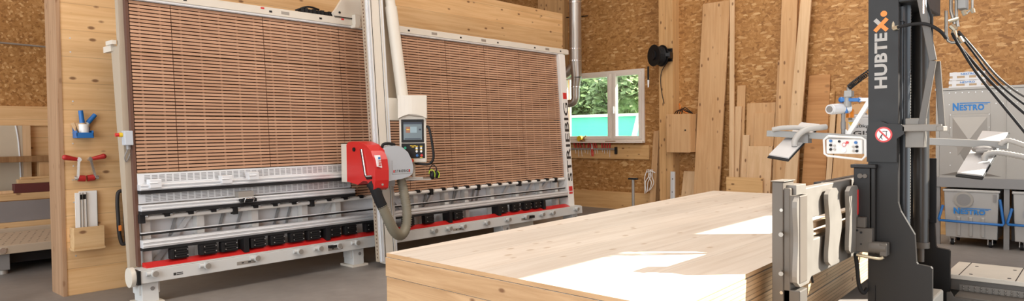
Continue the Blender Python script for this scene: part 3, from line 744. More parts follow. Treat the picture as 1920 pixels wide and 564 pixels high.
# ------------------------------------------------------------------ side loading fork truck
tk = thing('side_loader_truck', 'dark grey side loading fork truck with tall mast at the right of the panel stack', 'fork truck', (5.6, .4, 0))
def plate_poly(x, dy=0):
    return [(x, y + dy, z) for y, z in ((1.242, .02), (1.242, 2.824), (1.062, 2.824), (1.062, 1.12), (1.046, 1.06), (.964, .91), (.954, .73), (.946, .718), (.874, .710), (.864, .698), (.864, .02))]
m = MB(); m.prism(plate_poly(5.016), (.036, 0, 0)); mp1 = m.build('mast_plate', 'anthracite', tk, bevel=.004)
m = MB(); m.prism(plate_poly(5.808, .024), (.036, 0, 0)); m.build('mast_plate', 'anthracite', tk, bevel=.004)
m = MB(); m.box(5.052, 5.1, 1.068, 1.11, 0.04, 2.824); m.box(5.052, 5.1, 1.2, 1.236, 0.04, 2.824); m.build('mast_channel', 'anthracite', tk, bevel=.003)
m = MB(); m.box(5.76, 5.808, 1.092, 1.134, 0.04, 2.824); m.box(5.76, 5.808, 1.224, 1.26, 0.04, 2.824); m.build('mast_channel', 'anthracite', tk, bevel=.003)
m = MB(); m.box(5.052, 5.808, 1.224, 1.242, 0.04, 0.52); m.box(5.052, 5.808, 1.224, 1.242, 1.38, 2.56); m.build('cross_member', 'anthracite', tk)
m = MB(); m.box(5.04, 5.832, 0.96, 1.2, 2.434, 2.56); m.prism([(5.022, 0.84, 2.44), (5.022, 1.176, 2.44), (5.022, 1.176, 2.56), (5.022, 0.84, 2.584)], (.02, 0, 0)); m.build('mast_head', 'anthracite', tk, bevel=.006)
m = MB(); m.cyl((5.196, 1.062, 0.424), (5.196, 1.062, 2.68), 0.036, n=20); m.build('lift_cylinder', 'cylblue', tk, )
m = MB(); m.cyl((5.112, 1.0656, 1.636), (5.112, 1.0656, 2.368), 0.012, n=10); m.box(5.076, 5.136, 1.0464, 1.086, 2.32, 2.416); m.build('piston_rod', 'cylblue', tk)
m = MB()
for k in range(100): m.box(5.322, 5.3364, 1.0512, 1.0704, .52 + k * .0198, .533 + k * .0198)
m.box(5.3244, 5.334, 1.056, 1.0656, 0.52, 2.5); m.build('lift_chain', 'worn', tk)
m = MB(); m.cyl((5.592, 1.0344, 0.952), (5.592, 1.0344, 2.68), 0.0504, n=22); m.cyl((5.592, 1.0344, 0.784), (5.592, 1.0344, 0.952), 0.048, n=22); cyo = m.build('mast_cylinder', 'cyldark', tk)
m = MB(); m.cyl((5.592, 1.0344, 0.742), (5.592, 1.0344, 0.784), 0.0552, n=22); m.cyl((5.592, 1.0344, 0.64), (5.592, 1.0344, 0.742), 0.0216, n=12); m.build('cylinder_foot', 'anthracite2', cyo)
m = MB(); m.box(5.76, 5.7744, 1.032, 1.05, 0.88, 1.384); m.box(5.778, 5.796, 0.972, 1.02, 0.904, 1.384); m.build('side_guard', 'black', tk, bevel=.003)
# lettering on the mast
text('HUBTE', 'lettering', 'greytext', mp1, (5.0154, 1.1268, 1.876), (0, 0, 1), (0, 1, 0), .0768, .3696, .035, .001, 1.04)
def strokeX(mb, ya, za, yb, zb, w=.0126, e=0.0):
    d = V((0, yb - ya, zb - za)).normalized(); n = V((0, -d.z, d.y)) * w; x = 5.0142 - e
    mb.add([(x, ya + n.y, za + n.z), (x, ya - n.y, za - n.z), (x, yb - n.y, zb - n.z), (x, yb + n.y, zb + n.z)], [(0, 1, 2, 3)])
m = MB(); strokeX(m, 1.163, 2.295, 1.202, 2.338); m.build('lettering', 'greytext', mp1)
m = MB(); strokeX(m, 1.128, 2.260, 1.165, 2.299); strokeX(m, 1.202, 2.260, 1.128, 2.338, e=.0006); m.build('orange_lettering', 'orange', mp1)
MB().cyl((5.016, 1.1484, 2.3716), (5.0142, 1.1484, 2.3716), 0.0198, n=20).build('orange_dot', 'orange', mp1)
# bracket with the prohibition sign, braces
m = MB(); m.prism([(4.98, 1.242, 1.384), (4.98, 1.242, 1.6), (4.98, 1.218, 1.648), (4.98, 1.158, 1.6576), (4.98, 1.116, 1.6384), (4.98, 1.038, 1.6336), (4.98, 1.02, 1.6144), (4.98, 1.02, 1.57), (4.98, 1.038, 1.558), (4.98, 1.062, 1.54), (4.98, 1.062, 1.384)], (.03, 0, 0))
br = m.build('mast_bracket', 'anthracite', tk, bevel=.004)
m = MB(); m.box(4.98, 5.004, 0.81, 1.032, 1.5856, 1.63); m.box(4.968, 5.10, 0.798, 0.84, 1.5856, 1.618); m.box(5.04, 5.136, 0.918, 1.026, 1.48, 1.672); m.build('bracket_arm', 'worn', br, bevel=.004)
sg = MB().cyl((4.98, 1.1388, 1.5664), (4.977, 1.1388, 1.5664), 0.0516, n=32).build('prohibition_sign', 'red', tk, label='round red and white no-standing sign')
m = MB(); m.cyl((4.9776, 1.1388, 1.5664), (4.9762, 1.1388, 1.5664), 0.0408, n=32); m.build('sign_field', 'whitetext', sg)
m = MB(); m.bar((4.9758, 1.1664, 1.5952), (4.9758, 1.1112, 1.5376), 0.0108, 0.0012, (1, 0, 0)); m.build('sign_slash', 'red', sg)
m = MB(); m.ball((4.9759, 1.146, 1.5688), (.001, .005, .005)); m.bar((4.9759, 1.1484, 1.564), (4.9759, 1.158, 1.5484), 0.0084, 0.0012, (1, 0, 0)); m.bar((4.9759, 1.158, 1.5484), (4.9759, 1.1664, 1.5364), 0.0048, 0.0012, (1, 0, 0)); m.bar((4.9759, 1.1544, 1.5496), (4.9759, 1.146, 1.534), 0.0048, 0.0012, (1, 0, 0))
m.bar((4.9759, 1.146, 1.588), (4.9759, 1.116, 1.588), 0.0036, 0.0012, (1, 0, 0)); m.bar((4.9759, 1.122, 1.588), (4.9759, 1.122, 1.558), 0.0048, 0.0012, (1, 0, 0)); m.build('sign_figure', 'blacktext', sg)
m = MB(); P0, P1, P2, P3 = (5.028, 0.9564, 2.56), (5.028, 0.8664, 2.038), (5.028, 0.9336, 1.6), (5.028, 0.8196, 1.606)
m.bar(P0, P1, 0.042, 0.024, (1, 0, 0)); m.bar(P1, P2, 0.0384, 0.024, (1, 0, 0)); m.build('brace', 'truckgrey', tk, bevel=.003)
m = MB(); m.bar((5.112, 0.858, 2.038), (5.112, 0.828, 1.6), 0.036, 0.024, (1, 0, 0)); m.build('brace', 'truckgrey', tk, bevel=.003)
m = MB(); m.bar((5.088, 0.8856, 2.344), (5.064, 0.882, 2.02), 0.0144, 0.024, (1, 0, 0)); m.bar((5.088, 0.918, 2.44), (5.088, 0.8856, 2.32), 0.0144, 0.024, (1, 0, 0)); m.build('brace', 'anthracite', tk)
m = MB(); m.cyl((5.028, 0.918, 2.344), (5.028, 0.918, 2.434), 0.0144, n=10); m.cyl((5.028, 0.918, 2.32), (5.028, 0.918, 2.344), 0.0096, n=10); m.build('hose_nipple', 'chrome', tk)
# hydraulic hoses and fittings beside the mast
m = MB(); m.tube([(5.004, 1.086, 2.266), (4.98, 1.044, 2.2696), (4.98, 0.96, 2.278), (4.98, 0.888, 2.266), (4.98, 0.822, 2.218), (5.04, 0.798, 2.176)], 0.0108, 10); h1 = m.build('mast_hose', 'rubber', tk)
m = MB(); m.cyl((5.004, 1.086, 2.266), (4.986, 1.056, 2.2684), 0.0144, n=12); m.tube([(5.028, 1.092, 2.32), (5.016, 1.092, 2.272), (5.004, 1.0836, 2.266)], 0.0108, 8); m.build('hose_fitting', 'brass', h1)
m = MB()
m.tube([at(1783, -20, 0, 5.4), at(1783, 20, 0, 5.4), at(1790, 45, 0, 5.4)], 0.0108, 8, 0, False)
m.tube([at(1793, -20, 0, 5.4), at(1793, 30, 0, 5.4), at(1796, 50, 0, 5.4)], 0.0096, 8, 0, False)
m.tube([at(1774, 20, 0, 5.4), at(1774, 66, 0, 5.4), at(1778, 77, 0, 5.4), at(1785, 80, 0, 5.4), at(1800, 78, 0, 5.4)], 0.0096, 8, 0, False)
m.tube([at(1823, -10, 0, 5.4), at(1823, 16, 0, 5.4), at(1809, 27, 0, 5.4)], 0.0072, 8, 0, False)
m.build('hydraulic_pipe', 'pipe', tk)
m = MB()
for (a, b, r) in (((1783, 48), (1792, 56), .018), ((1788, 58), (1791, 72), .016), ((1797, 70), (1803, 80), .018), ((1806, 20), (1810, 28), .015), ((1823, 16), (1825, 24), .012), ((1779, 40), (1798, 34), .012)):
    m.cyl(at(*a, 0, 5.376), at(*b, 0, 5.376), r, n=8, sm=False)
m.build('pipe_fitting', 'brass', tk)
m = MB(); p = at(1804, 8, 0, 5.4); m.box(5.35, 5.45, p.y - .03, p.y + .02, p.z - .035, p.z + .05); m.build('valve_block', 'beamgrey', tk, bevel=.005)
for k, pts in enumerate((((1785, 62), (1800, 88), (1830, 135), (1870, 195), (1925, 262)), ((1792, 78), (1815, 105), (1850, 145), (1890, 185), (1930, 220)), ((1796, 62), (1820, 92), (1855, 138), (1890, 172), (1930, 202)), ((1797, 58), (1825, 90), (1865, 138), (1900, 168), (1930, 186)))):
    m = MB(); m.tube([at(x, y - 10 if k == 0 and i > 2 else y, 0, 5.34 + .06 * k) for i, (x, y) in enumerate(pts)], (.009, .0095, .007, .007)[k], 10); m.build('hydraulic_hose', ('rubber', 'rubber', 'rubber', 'cyldark')[k], tk)
# carriage with the fork shanks
m = MB(); m.box(3.85, 4.02, 1.39, 1.455, .3, 1.31); m.box(3.86, 4.05, 1.355, 1.395, .3, 1.275); ca = m.build('carriage_end', 'anthracite2', tk, bevel=.006)
m = MB(); m.box(3.86, 3.98, 1.30, 1.36, .74, 1.235); m.build('carriage_cheek', 'anthracite2', ca, bevel=.006)
m = MB(); m.box(3.84, 4.02, 1.38, 1.46, 1.3105, 1.315); m.box(3.90, 4.06, 1.335, 1.40, 1.2, 1.29); m.build('carriage_cap', 'worn', ca, bevel=.006)
m = MB()
for z in (1.02, .80):
    m.cyl((3.86, 1.405, z), (3.80, 1.385, z), .010, n=10); m.cyl((3.80, 1.385, z), (3.785, 1.38, z), .013, n=8)
for z in (1.15, .68): m.cyl((3.862, 1.40, z), (3.845, 1.40, z), .010, n=8)
m.build('stop_bolt', 'pipe', ca)
m = MB(); m.box(3.98, 5.95, 1.345, 1.40, 1.075, 1.262); m.box(4.0, 5.95, 1.40, 1.45, 1.22, 1.25); m.build('upper_carriage_bar', 'worn', tk, bevel=.006)
m = MB(); m.box(3.98, 5.95, 1.345, 1.40, .72, .945); m.build('lower_carriage_bar', 'worn', tk, bevel=.008)
m = MB(); m.box(3.98, 5.9, 1.38, 1.42, .99, 1.03); m.box(3.98, 5.9, 1.365, 1.41, .955, .97); m.build('toothed_rail', 'card', tk, bevel=.004)
def shank(x0, x1, z0, z1, y=1.31, amp=.03, red=False):
    n = 16; L = []; Rr = []
    for k in range(n + 1):
        t = k / n; wv = amp * math.sin(t * 2 * PI * 1.25 + .6)
        z = z0 + (z1 - z0) * t; e = .05 * (max(0, abs(t - .5) - .42) / .08) ** 2
        L.append((x0 - wv * .5 + e, y, z)); Rr.append((x1 - wv - e, y, z))
    m = MB(); m.prism(L + Rr[::-1], (0, .026, 0)); o = m.build('fork_shank', 'worn', tk, bevel=.003)
    if red: MB().box(x1 - .06, x1 - .02, y - .003, y, z1 - .2, z1 - .03).build('red_mark', 'redtext', o)
shank(3.83, 4.08, .72, 1.235, 1.305, .02); shank(4.37, 4.60, .76, 1.235, 1.30, .035); shank(4.76, 5.0, .78, 1.225, 1.29, .02, True)
m = MB(); m.box(4.55, 5.95, 1.40, 1.45, 1.22, 1.265); m.box(5.06, 5.5, 1.26, 1.40, .86, 1.24); m.build('carriage_arm', 'anthracite', tk, bevel=.004)
# lower clamp bracket and its foot
m = MB(); m.box(3.86, 3.98, 1.30, 1.40, .30, .70); m.build('clamp_leg', 'truckgrey', ca, bevel=.006)
# slider between the mast and the carriage
m = MB(); m.box(4.968, 5.04, 1.218, 1.32, 0.784, 1.342); m.box(4.956, 5.064, 1.182, 1.338, 1.342, 1.366); m.box(4.974, 5.04, 1.188, 1.2144, 0.76, 1.342); sl = m.build('slider_column', 'anthracite', tk, bevel=.004)
m = MB(); m.cyl((4.968, 1.278, 1.288), (4.956, 1.278, 1.288), 0.0168, n=14); m.cyl((4.968, 1.248, 1.288), (4.956, 1.248, 1.288), 0.0144, n=14); m.build('slider_bolt', 'anthracite2', sl)
m = MB(); m.box(4.92, 4.98, 1.194, 1.302, 0.778, 0.94); m.box(4.926, 4.98, 1.236, 1.29, 0.94, 1.012); lb = m.build('slider_block', 'truckgrey', tk, bevel=.006)
m = MB(); m.cyl((4.914, 1.284, 0.922), (4.92, 1.284, 0.922), 0.0072, n=8); m.cyl((4.914, 1.26, 0.91), (4.92, 1.26, 0.91), 0.0072, n=8); m.cyl((4.914, 1.26, 0.832), (4.92, 1.26, 0.832), 0.0048, n=8); m.build('bolt_hole', 'black', lb)
m = MB(); m.cyl((4.944, 1.212, 0.814), (4.944, 1.11, 0.814), 0.0408, n=20); m.box(4.908, 4.992, 1.104, 1.146, 0.766, 0.85); m.build('hydraulic_motor', 'truckgrey', tk, bevel=.004)
m = MB(); m.tube([(4.908, 1.284, 0.76), (4.908, 1.236, 0.754), (4.908, 1.152, 0.748), (4.908, 1.122, 0.76)], 0.0108, 8); m.build('brass_pipe', 'brass', tk)
m = MB(); m.tube([(4.944, 1.302, 0.76), (4.944, 1.29, 0.664), (4.944, 1.278, 0.544), (4.956, 1.254, 0.496), (4.992, 1.242, 0.52)], 0.0132, 10); m.build('slider_hose', 'rubber', tk)
m = MB(); m.tube([(4.60, 1.47, .80), (4.55, 1.465, .68), (4.6, 1.47, .60)], .008, 6); m.build('safety_chain', 'black', tk)
m = MB(); m.box(5.0064, 5.0136, 1.194, 1.2, 0.04, 0.544); m.build('plate_slot', 'black', mp1)
# deck, guide channel and chassis
m = MB(); m.box(5.88, 6.48, -0.72, 0.93, 0.4864, 0.52); dk = m.build('deck_plate', 'deck', tk, bevel=.004)
for y in (.70, .42, .1): MB().box(5.88, 6.48, 1.2 * y, 1.2 * y + .006, .5202, .521).build('plate_joint', 'black', dk)
for (x, y) in ((6.33, .79), (5.96, .78), (6.33, .55), (5.96, .55)): MB().cyl((x, y, .52), (x, y, .522), .012, n=10).build('plate_screw', 'black', dk)
m = MB(); m.box(5.904, 6, -0.72, 0.924, 0.4, 0.4864); m.box(5.976, 6.48, -0.72, 0.924, 0.04, 0.4); m.build('guide_channel', 'truckgrey', tk, bevel=.004)
m = MB()
for k in range(34):
    y = .816 - k * .036; m.ball((5.88, y, .418), .0085, 6); m.ball((5.88, y, .438), .0085, 6)
m.box(5.886, 5.898, -0.48, 0.84, 0.406, 0.4504); m.build('drive_chain', 'worn', tk)
m = MB(); m.prism([(5.64, 0.882, 0.02), (5.64, 0.882, 0.43), (5.64, 0.858, 0.436), (5.64, 0.84, 0.4), (5.64, 0.624, 0.3904), (5.64, 0.618, 0.02)], (.02, 0, 0)); m.build('skirt_plate', 'truckgrey', tk, bevel=.004)
m = MB(); m.box(5.664, 5.88, 0.3, 0.84, 0.352, 0.406); m.cyl((5.76, 0.48, 0.382), (5.76, 0.3, 0.382), 0.0336, n=14); m.cyl((5.76, 0.564, 0.382), (5.76, 0.504, 0.382), 0.024, n=10); m.build('shift_cylinder', 'anthracite2', tk, bevel=.004)
m = MB(); m.box(5.16, 5.52, 0.882, 0.96, 0.04, 0.472); m.build('mast_foot', 'deck', tk, bevel=.012)
m = MB(); m.box(4.9, 6.72, -0.66, 0.80, 0.06, 0.30); m.build('chassis', 'anthracite', tk, bevel=.01)
m = MB(); m.box(6.66, 7.8, -1.02, -0.24, 0.02, 2.32); m.build('added_shade_cab', 'anthracite', tk, bevel=.02)  # unseen cab block, added to keep the sun off the deck
for (x, y) in ((5.2, .62), (6.5, .62), (5.2, -.45), (6.5, -.45)):
    m = MB(); m.cyl((x, y - .06, .18), (x, y + .06, .18), .18, n=24); m.build('wheel', 'rubber', tk)

# ------------------------------------------------------------------ vacuum lifter hanging over the stack
LX = 7.32
def L(px, py, dx=0.0): return at(px, py, 0, LX + dx)
vl = thing('vacuum_lifter', 'vacuum lifter with two tilted suction pads hanging behind the truck mast', 'vacuum lifter', (7.32, 1.8, 1.12))
a, b = L(1440, 250), L(1890, 272)
m = MB(); m.bar(a, b, 0.084, 0.066); m.build('cross_beam', 'beamgrey', vl, bevel=0.0036)
def suction(bl, br, tr, tl, k):
    q = [V(x) for x in (bl, br, tr, tl)]; n = (q[1] - q[0]).cross(q[3] - q[0]).normalized()
    if n.z < 0: n = -n
    ctr = sum(q, V((0, 0, 0))) / 4
    def off(s, h): return [ctr + (p - ctr) * s + n * h for p in q]
    pd = MB(); pd.hexa(off(1.0, -0.0144) + off(.99, 0.)); o = pd.build('suction_pad', 'rubber', vl, bevel=0.0048)
    MB().hexa(off(.93, 0.0006) + off(.93, 0.0168)).build('pad_plate', 'padgrey', o, bevel=0.0036)
    return q, n, ctr
q1, n1, c1 = suction(at(1438, 294, 0, 6.900), at(1478, 301, 0, 6.828), at(1541, 233, 0, 7.788), at(1503, 229, 0, 7.860), 0)
q2, n2, c2 = suction(at(1791, 329, 0, 6.900), at(1842, 335, 0, 6.840), at(1894, 248, 0, 7.800), at(1842, 245, 0, 7.860), 1)
m = MB(); m.tube([at(1490, 274, 0, 7.140), at(1491, 262, 0, 7.140), at(1500, 250, 0, 7.164), at(1515, 242, 0, 7.200), at(1537, 239, 0, 7.260), at(1548, 238, 0, 7.320)], 0.0312, 12); m.build('suction_hose', 'hosegrey', vl)
m = MB(); m.tube([at(1449, 243, 0, 7.260), at(1465, 240, 0, 7.260), at(1490, 239, 0, 7.260), at(1515, 241, 0, 7.260)], 0.0264, 12); m.build('suction_hose', 'hosegrey', vl)
m = MB(); m.tube([at(1846, 302, 0, 7.104), at(1847, 292, 0, 7.104), at(1857, 287, 0, 7.116), at(1880, 287, 0, 7.140), at(1930, 296, 0, 7.140)], 0.0264, 12, 0, True, 8, 0.024); m.build('suction_hose', 'hosegrey', vl)
m = MB(); m.tube([at(1876, 273, 0, 7.260), at(1882, 266, 0, 7.260), at(1895, 264, 0, 7.260), at(1930, 276, 0, 7.260)], 0.0264, 12, 0, True, 8, 0.024); m.build('suction_hose', 'hosegrey', vl)
m = MB(); p = at(1845, 280, 0, 7.260); m.ball(p, (0.072, 0.096, 0.036), 12); m.cyl(at(1830, 284, 0, 7.200), at(1862, 282, 0, 7.200), 0.0192, n=10); m.build('pad_joint', 'galv_dk', vl)
m = MB(); p = at(1505, 253, 0, 7.296); m.box(p.x - 0.06, p.x + 0.06, p.y - 0.072, p.y + 0.072, p.z - 0.084, p.z); m.build('pad_joint', 'galv_dk', vl)
# control box with handle frame
bx = LX - 0.156
def K(px, py): return at(px, py, 0, bx)
p, q = K(1549, 261), K(1617, 289)
m = MB(); m.box(bx, bx + 0.144, q.y, p.y, q.z, p.z); cbx = m.build('control_box', 'lifterwhite', vl, bevel=0.0096)
m = MB(); hz = [K(1553, 255), K(1615, 258), K(1622, 262), K(1623, 292), K(1616, 299), K(1552, 292), K(1546, 288), K(1545, 262)]
m.tube(hz + [hz[0]], 0.012, 10, 0, False); m.build('handle_frame', 'lifterwhite', vl)
for (x, y, r, mt) in ((1558, 264, 0.0144, 'blue'), (1605, 267, 0.0144, 'blue'), (1574, 265, 0.012, 'black'), (1589, 267, 0.0132, 'red'), (1558, 272, 0.0132, 'black'), (1558, 280, 0.0132, 'black'), (1607, 275, 0.0132, 'black'), (1607, 283, 0.0132, 'black'), (1565, 273, 0.0108, 'galv'), (1565, 280, 0.0108, 'galv'), (1600, 275, 0.0108, 'galv'), (1600, 283, 0.0108, 'galv')):
    c = K(x, y); MB().cyl(c, c - V((0.0168, 0, 0)), r, n=12).build('push_button', mt, cbx)
c = K(1583, 271); g = MB().cyl(c, c - V((0.0072, 0, 0)), 0.0192, n=18).build('warning_sign', 'red', cbx); MB().cyl(c - V((0.0072, 0, 0)), c - V((0.0084, 0, 0)), 0.0144, n=18).build('sign_field', 'whitetext', g)
c = K(1583, 281); g = MB().cyl(c, c - V((0.0144, 0, 0)), 0.0204, n=18).build('pressure_gauge', 'chrome', cbx); MB().cyl(c - V((0.0144, 0, 0)), c - V((0.0156, 0, 0)), 0.0144, n=18).build('gauge_face', 'whitetext', g)
m = MB(); m.hexa([L(1575, 259), L(1595, 260), L(1595, 260, 0.036), L(1575, 259, 0.036), L(1581, 241), L(1588, 243), L(1588, 243, 0.036), L(1581, 241, 0.036)]); m.box(LX - 0.024, LX + 0.048, L(1597, 255).y, L(1576, 255).y, L(1580, 262).z, L(1580, 252).z); m.build('mount_bracket', 'lifterwhite', vl, bevel=0.0036)
m = MB(); m.cyl(L(1581, 252), L(1581, 212), 0.0192, n=12); m.cyl(L(1581, 242), L(1581, 228), 0.024, n=12); m.build('post', 'galv_dk', vl)
m = MB(); c = L(1572, 205); m.cyl(c + V((-0.108, 0.036, 0)), c + V((0.072, -0.072, 0.012)), 0.054, n=20); m.cyl(c + V((-0.114, 0.0396, 0)), c + V((-0.132, 0.0456, 0)), 0.048, n=20); mo = m.build('motor', 'alu', vl)
m = MB(); c = c + V((-0.1332, 0.0456, 0)); m.cyl(c, c + V((-0.0048, 0.0018, 0)), 0.0336, n=18); m.build('fan_grille', 'galv_dk', mo)
m = MB(); m.cyl(L(1589, 200), L(1589, 175), 0.036, n=14); m.cyl(L(1592, 172), L(1592, 163), 0.0216, n=10); m.box(LX - 0.048, LX + 0.048, L(1599, 178).y, L(1585, 178).y, L(1590, 182).z, L(1590, 170).z); m.build('swivel_joint', 'beamgrey', vl, bevel=0.0036)
m = MB(); m.bar(L(1577, 187), L(1612, 187), 0.06, 0.036); m.ball(L(1612, 187), 0.0264, 10); m.ball(L(1578, 187), 0.0312, 10); m.bar(L(1585, 196), L(1588, 212), 0.036, 0.024); m.build('blue_coupling', 'blue', vl, bevel=0.0048, label='blue swivel coupling')
m = MB(); m.bar(L(1600, 187), L(1680, 186), 0.042, 0.036); m.bar(L(1588, 257), L(1660, 142), 0.054, 0.042); m.build('lift_arm', 'lifterwhite', vl, bevel=0.0036)
m = MB(); m.bar(L(1668, 268), at(1668, 40, 0, LX), 0.108, 0.108, (1, 0, 0)); m.cyl(at(1668, 45, 0, LX), (LX, at(1668, 45, 0, LX).y, 7.0), 0.0144, n=8); m.build('hoist_column', 'white', vl, bevel=0.0048)
pts = []
A0, A1, A2 = L(1593, 163), L(1600, 154), L(1640, 128)
for k in range(200):
    t = k / 199; p = (1 - t) ** 2 * A0 + 2 * t * (1 - t) * V(L(1605, 152)) + t * t * A2; an = k * .52
    pts.append(p + V((0.0264 * math.sin(an), 0.0216 * math.cos(an), 0.024 * math.sin(an + .5))))
m = MB(); m.tube(pts, 0.0054, 6, 0, False); m.build('spiral_cable', 'black', vl)
U = LX + 0.36
p, q = at(1590, 222, 0, U), at(1684, 284, 0, U)
m = MB(); m.box(U, U + 0.42, q.y, p.y, q.z, p.z); m.box(U + 0.024, U + 0.396, q.y + 0.024, p.y - 0.024, p.z, p.z + 0.036); ub = m.build('vacuum_unit', 'padgrey', vl, bevel=0.0096)
yy = p.y
text('320kg', 'lettering', 'blacktext', ub, V((U - 0.0036, at(1597, 240, 0, U).y, at(1597, 241, 0, U).z)), (0, -1, 0), (0, 0, 1), 0.042, 0.168, 0.012, 0.0012)
text('GIS', 'lettering', 'blacktext', ub, V((U - 0.0036, at(1600, 252, 0, U).y, at(1600, 254, 0, U).z)), (0, -1, 0), (0, 0, 1), 0.048, 0.168, 0.012, 0.0012)
m = MB(); c = at(1607, 230, 0, U); m.add([c + V((-0.0036, 0.036, -0.024)), c + V((-0.0036, -0.036, -0.024)), c + V((-0.0036, 0, 0.036))], [(0, 1, 2)]); m.build('warning_triangle', 'card', ub)
m = MB(); c = at(1595, 232, 0, U); m.add([c + V((-0.0036, 0.024, 0.018)), c + V((-0.0036, -0.024, 0.018)), c + V((-0.0036, 0, -0.024))], [(0, 1, 2)]); m.build('warning_triangle', 'yellow', ub)
m = MB(); c = at(1594, 214, 0, LX + 0.12); m.cyl(c - V((0, 0, 0.036)), c + V((0, 0, 0.036)), 0.0384, n=14); m.ball(c + V((0, 0, 0.036)), (0.0384, 0.0384, 0.024), 12); m.build('signal_lamp', 'amber', vl, label='amber signal lamp')
m = MB(); m.bar(at(1594, 218, 0, LX + 0.12), at(1594, 224, 0, U + 0.06), 0.036, 0.024); m.bar(at(1600, 218, 0, U + 0.12), at(1625, 215, 0, U + 0.12), 0.036, 0.036); m.build('lamp_bracket', 'galv_dk', vl)
# ------------------------------------------------------------------ timber leaning on the back wall
def lean_board(name, label, cat, y0t, y1t, zt, y0b, y1b, xt, xb, th, mat='board', zb=0.0, grp='boards leaning on the back wall'):
    """a board from its foot (y0b..y1b at floor depth xb) to its top edge (y0t..y1t at depth xt)"""
    m = MB()
    m.hexa([(xb, y0b, zb), (xb, y1b, zb), (xb + th, y1b, zb), (xb + th, y0b, zb), (xt, y0t, zt), (xt, y1t, zt), (xt + th, y1t, zt), (xt + th, y0t, zt)][::1])
    return tag(m.build(name, mat, bevel=.003), label, cat, grp)
w0 = WX
lean_board('timber_board', 'wide tall spruce board leaning against the back wall right of the wooden cabinet', 'board', 5.25, 5.78, 4.0, 5.42, 5.92, w0 - .06, w0 - .25, .045)
lean_board('timber_lath', 'narrow tall lath leaning beside the wide spruce board', 'lath', 5.17, 5.25, 4.35, 5.09, 5.18, w0 - .06, w0 - .30, .04, 'board_pale')
lean_board('timber_board', 'narrow spruce board with cut top behind a shorter one beside the tall lath', 'board', 4.97, 5.12, 2.43, 5.0, 5.16, w0 - .05, w0 - .16, .03)
lean_board('timber_board', 'short narrow pale board leaning in front of a longer narrow one by the tall lath', 'board', 5.01, 5.13, 2.05, 5.06, 5.19, w0 - .12, w0 - .24, .03, 'board_pale')
lean_board('timber_board', 'broad board standing at the back of the middle group of short offcuts', 'board', 4.43, 4.94, 2.10, 4.50, 5.0, w0 - .04, w0 - .12, .03)
lean_board('timber_board', 'board leaning in front of the broad one in the group of offcuts', 'board', 4.43, 4.78, 1.92, 4.47, 4.84, w0 - .08, w0 - .20, .03)
lean_board('timber_offcut', 'small narrow offcut at the left of the group of short boards', 'offcut', 4.87, 4.99, 1.53, 4.90, 5.02, w0 - .12, w0 - .25, .03, 'board_pale')
lean_board('timber_offcut', 'broad short offcut standing foremost in the middle group of boards', 'offcut', 4.44, 4.87, 1.33, 4.46, 4.89, w0 - .175, w0 - .31, .035, 'board_pale')
m = MB(); m.box(w0 - .36, w0 - .32, 4.54, 5.20, .0, .78); tag(m.build('timber_board', 'board_h', bevel=.003), 'low wide board standing on edge in front of the short offcuts', 'board', 'boards leaning on the back wall')
lean_board('timber_lath', 'short dark narrow lath left of the thick tall beam', 'lath', 4.305, 4.385, 2.83, 4.385, 4.465, w0 - .06, w0 - .2, .03, 'board')
lean_board('timber_beam', 'thick tall squared beam leaning against the back wall', 'beam', 4.0, 4.26, 4.35, 4.08, 4.36, w0 - .16, w0 - .32, .14)
lean_board('timber_lath', 'thin brown lath squeezed between the thick beam and the slanting board', 'lath', 3.92, 3.995, 4.2, 3.99, 4.07, w0 - .12, w0 - .26, .03, 'larch')
lean_board('timber_board', 'tall pale board slanting to the right beside the thick beam', 'board', 3.72, 3.89, 4.3, 4.0, 4.21, w0 - .25, w0 - .44, .05, 'board_pale')
lean_board('larch_board', 'broad reddish brown board behind the slanting pale board', 'board', 3.52, 3.86, 2.53, 3.60, 4.0, w0 - .05, w0 - .15, .03, 'larch')
lean_board('particle_board_strip', 'narrow flaked strip standing right of the reddish board', 'board', 3.45, 3.53, 2.25, 3.52, 3.60, w0 - .05, w0 - .12, .02, 'osb')
lean_board('timber_lath', 'pale narrow lath behind the control box of the vacuum lifter', 'lath', 3.42, 3.50, 1.93, 3.50, 3.59, w0 - .1, w0 - .24, .03, 'board_pale')
lean_board('timber_board', 'very wide pale board leaning behind the vacuum lifter', 'board', 2.72, 3.39, 2.02, 2.75, 3.50, w0 - .08, w0 - .26, .03, 'board')
lean_board('timber_offcut', 'square spruce offcut leaning below the wooden wall cabinet', 'offcut', 5.88, 6.2, .84, 5.9, 6.24, w0 - .04, w0 - .16, .03, 'board_pale')
m = MB(); m.hexa([(w0 - .35, 6.25, 0), (w0 - .35, 6.33, 0), (w0 - .30, 6.33, 0), (w0 - .30, 6.25, 0), (w0 - .31, 6.26, .84), (w0 - .31, 6.34, .84), (w0 - .26, 6.34, .84), (w0 - .26, 6.26, .84)])
o = m.build('aluminium_profile', 'alu', bevel=.003); tag(o, 'short grey aluminium profile leaning on the column below the wooden cabinet', 'profile')
m = MB()
for z in (.2, .45, .7): m.cyl((w0 - .348 + .045 * z, 6.29, z), (w0 - .36 + .045 * z, 6.29, z), .012, n=10)
m.build('profile_hole', 'galv_dk', o)
lean_board('plank', 'light plank leaning left of the column beside the window, tied with white strapping', 'plank', 6.73, 6.85, 1.62, 6.76, 6.90, w0 - .05, w0 - .18, .03, 'board')
lean_board('plank', 'dark weathered plank leaning between the light plank and the column', 'plank', 6.66, 6.725, 1.62, 6.69, 6.75, w0 - .05, w0 - .16, .03, 'dark_wood')
m = MB()
for k in range(5):
    y = 6.80 + .03 * k; m.tube([(w0 - .18, y, .86), (w0 - .21, y + .04 * math.sin(k * 2), .72), (w0 - .23, y - .05 * math.cos(k), .6), (w0 - .23, y + .03, .46 - .02 * k)], .009, 6)
m.tube([(w0 - .19, 6.74, .80), (w0 - .22, 6.82, .83), (w0 - .19, 6.93, .80)], .012, 6)
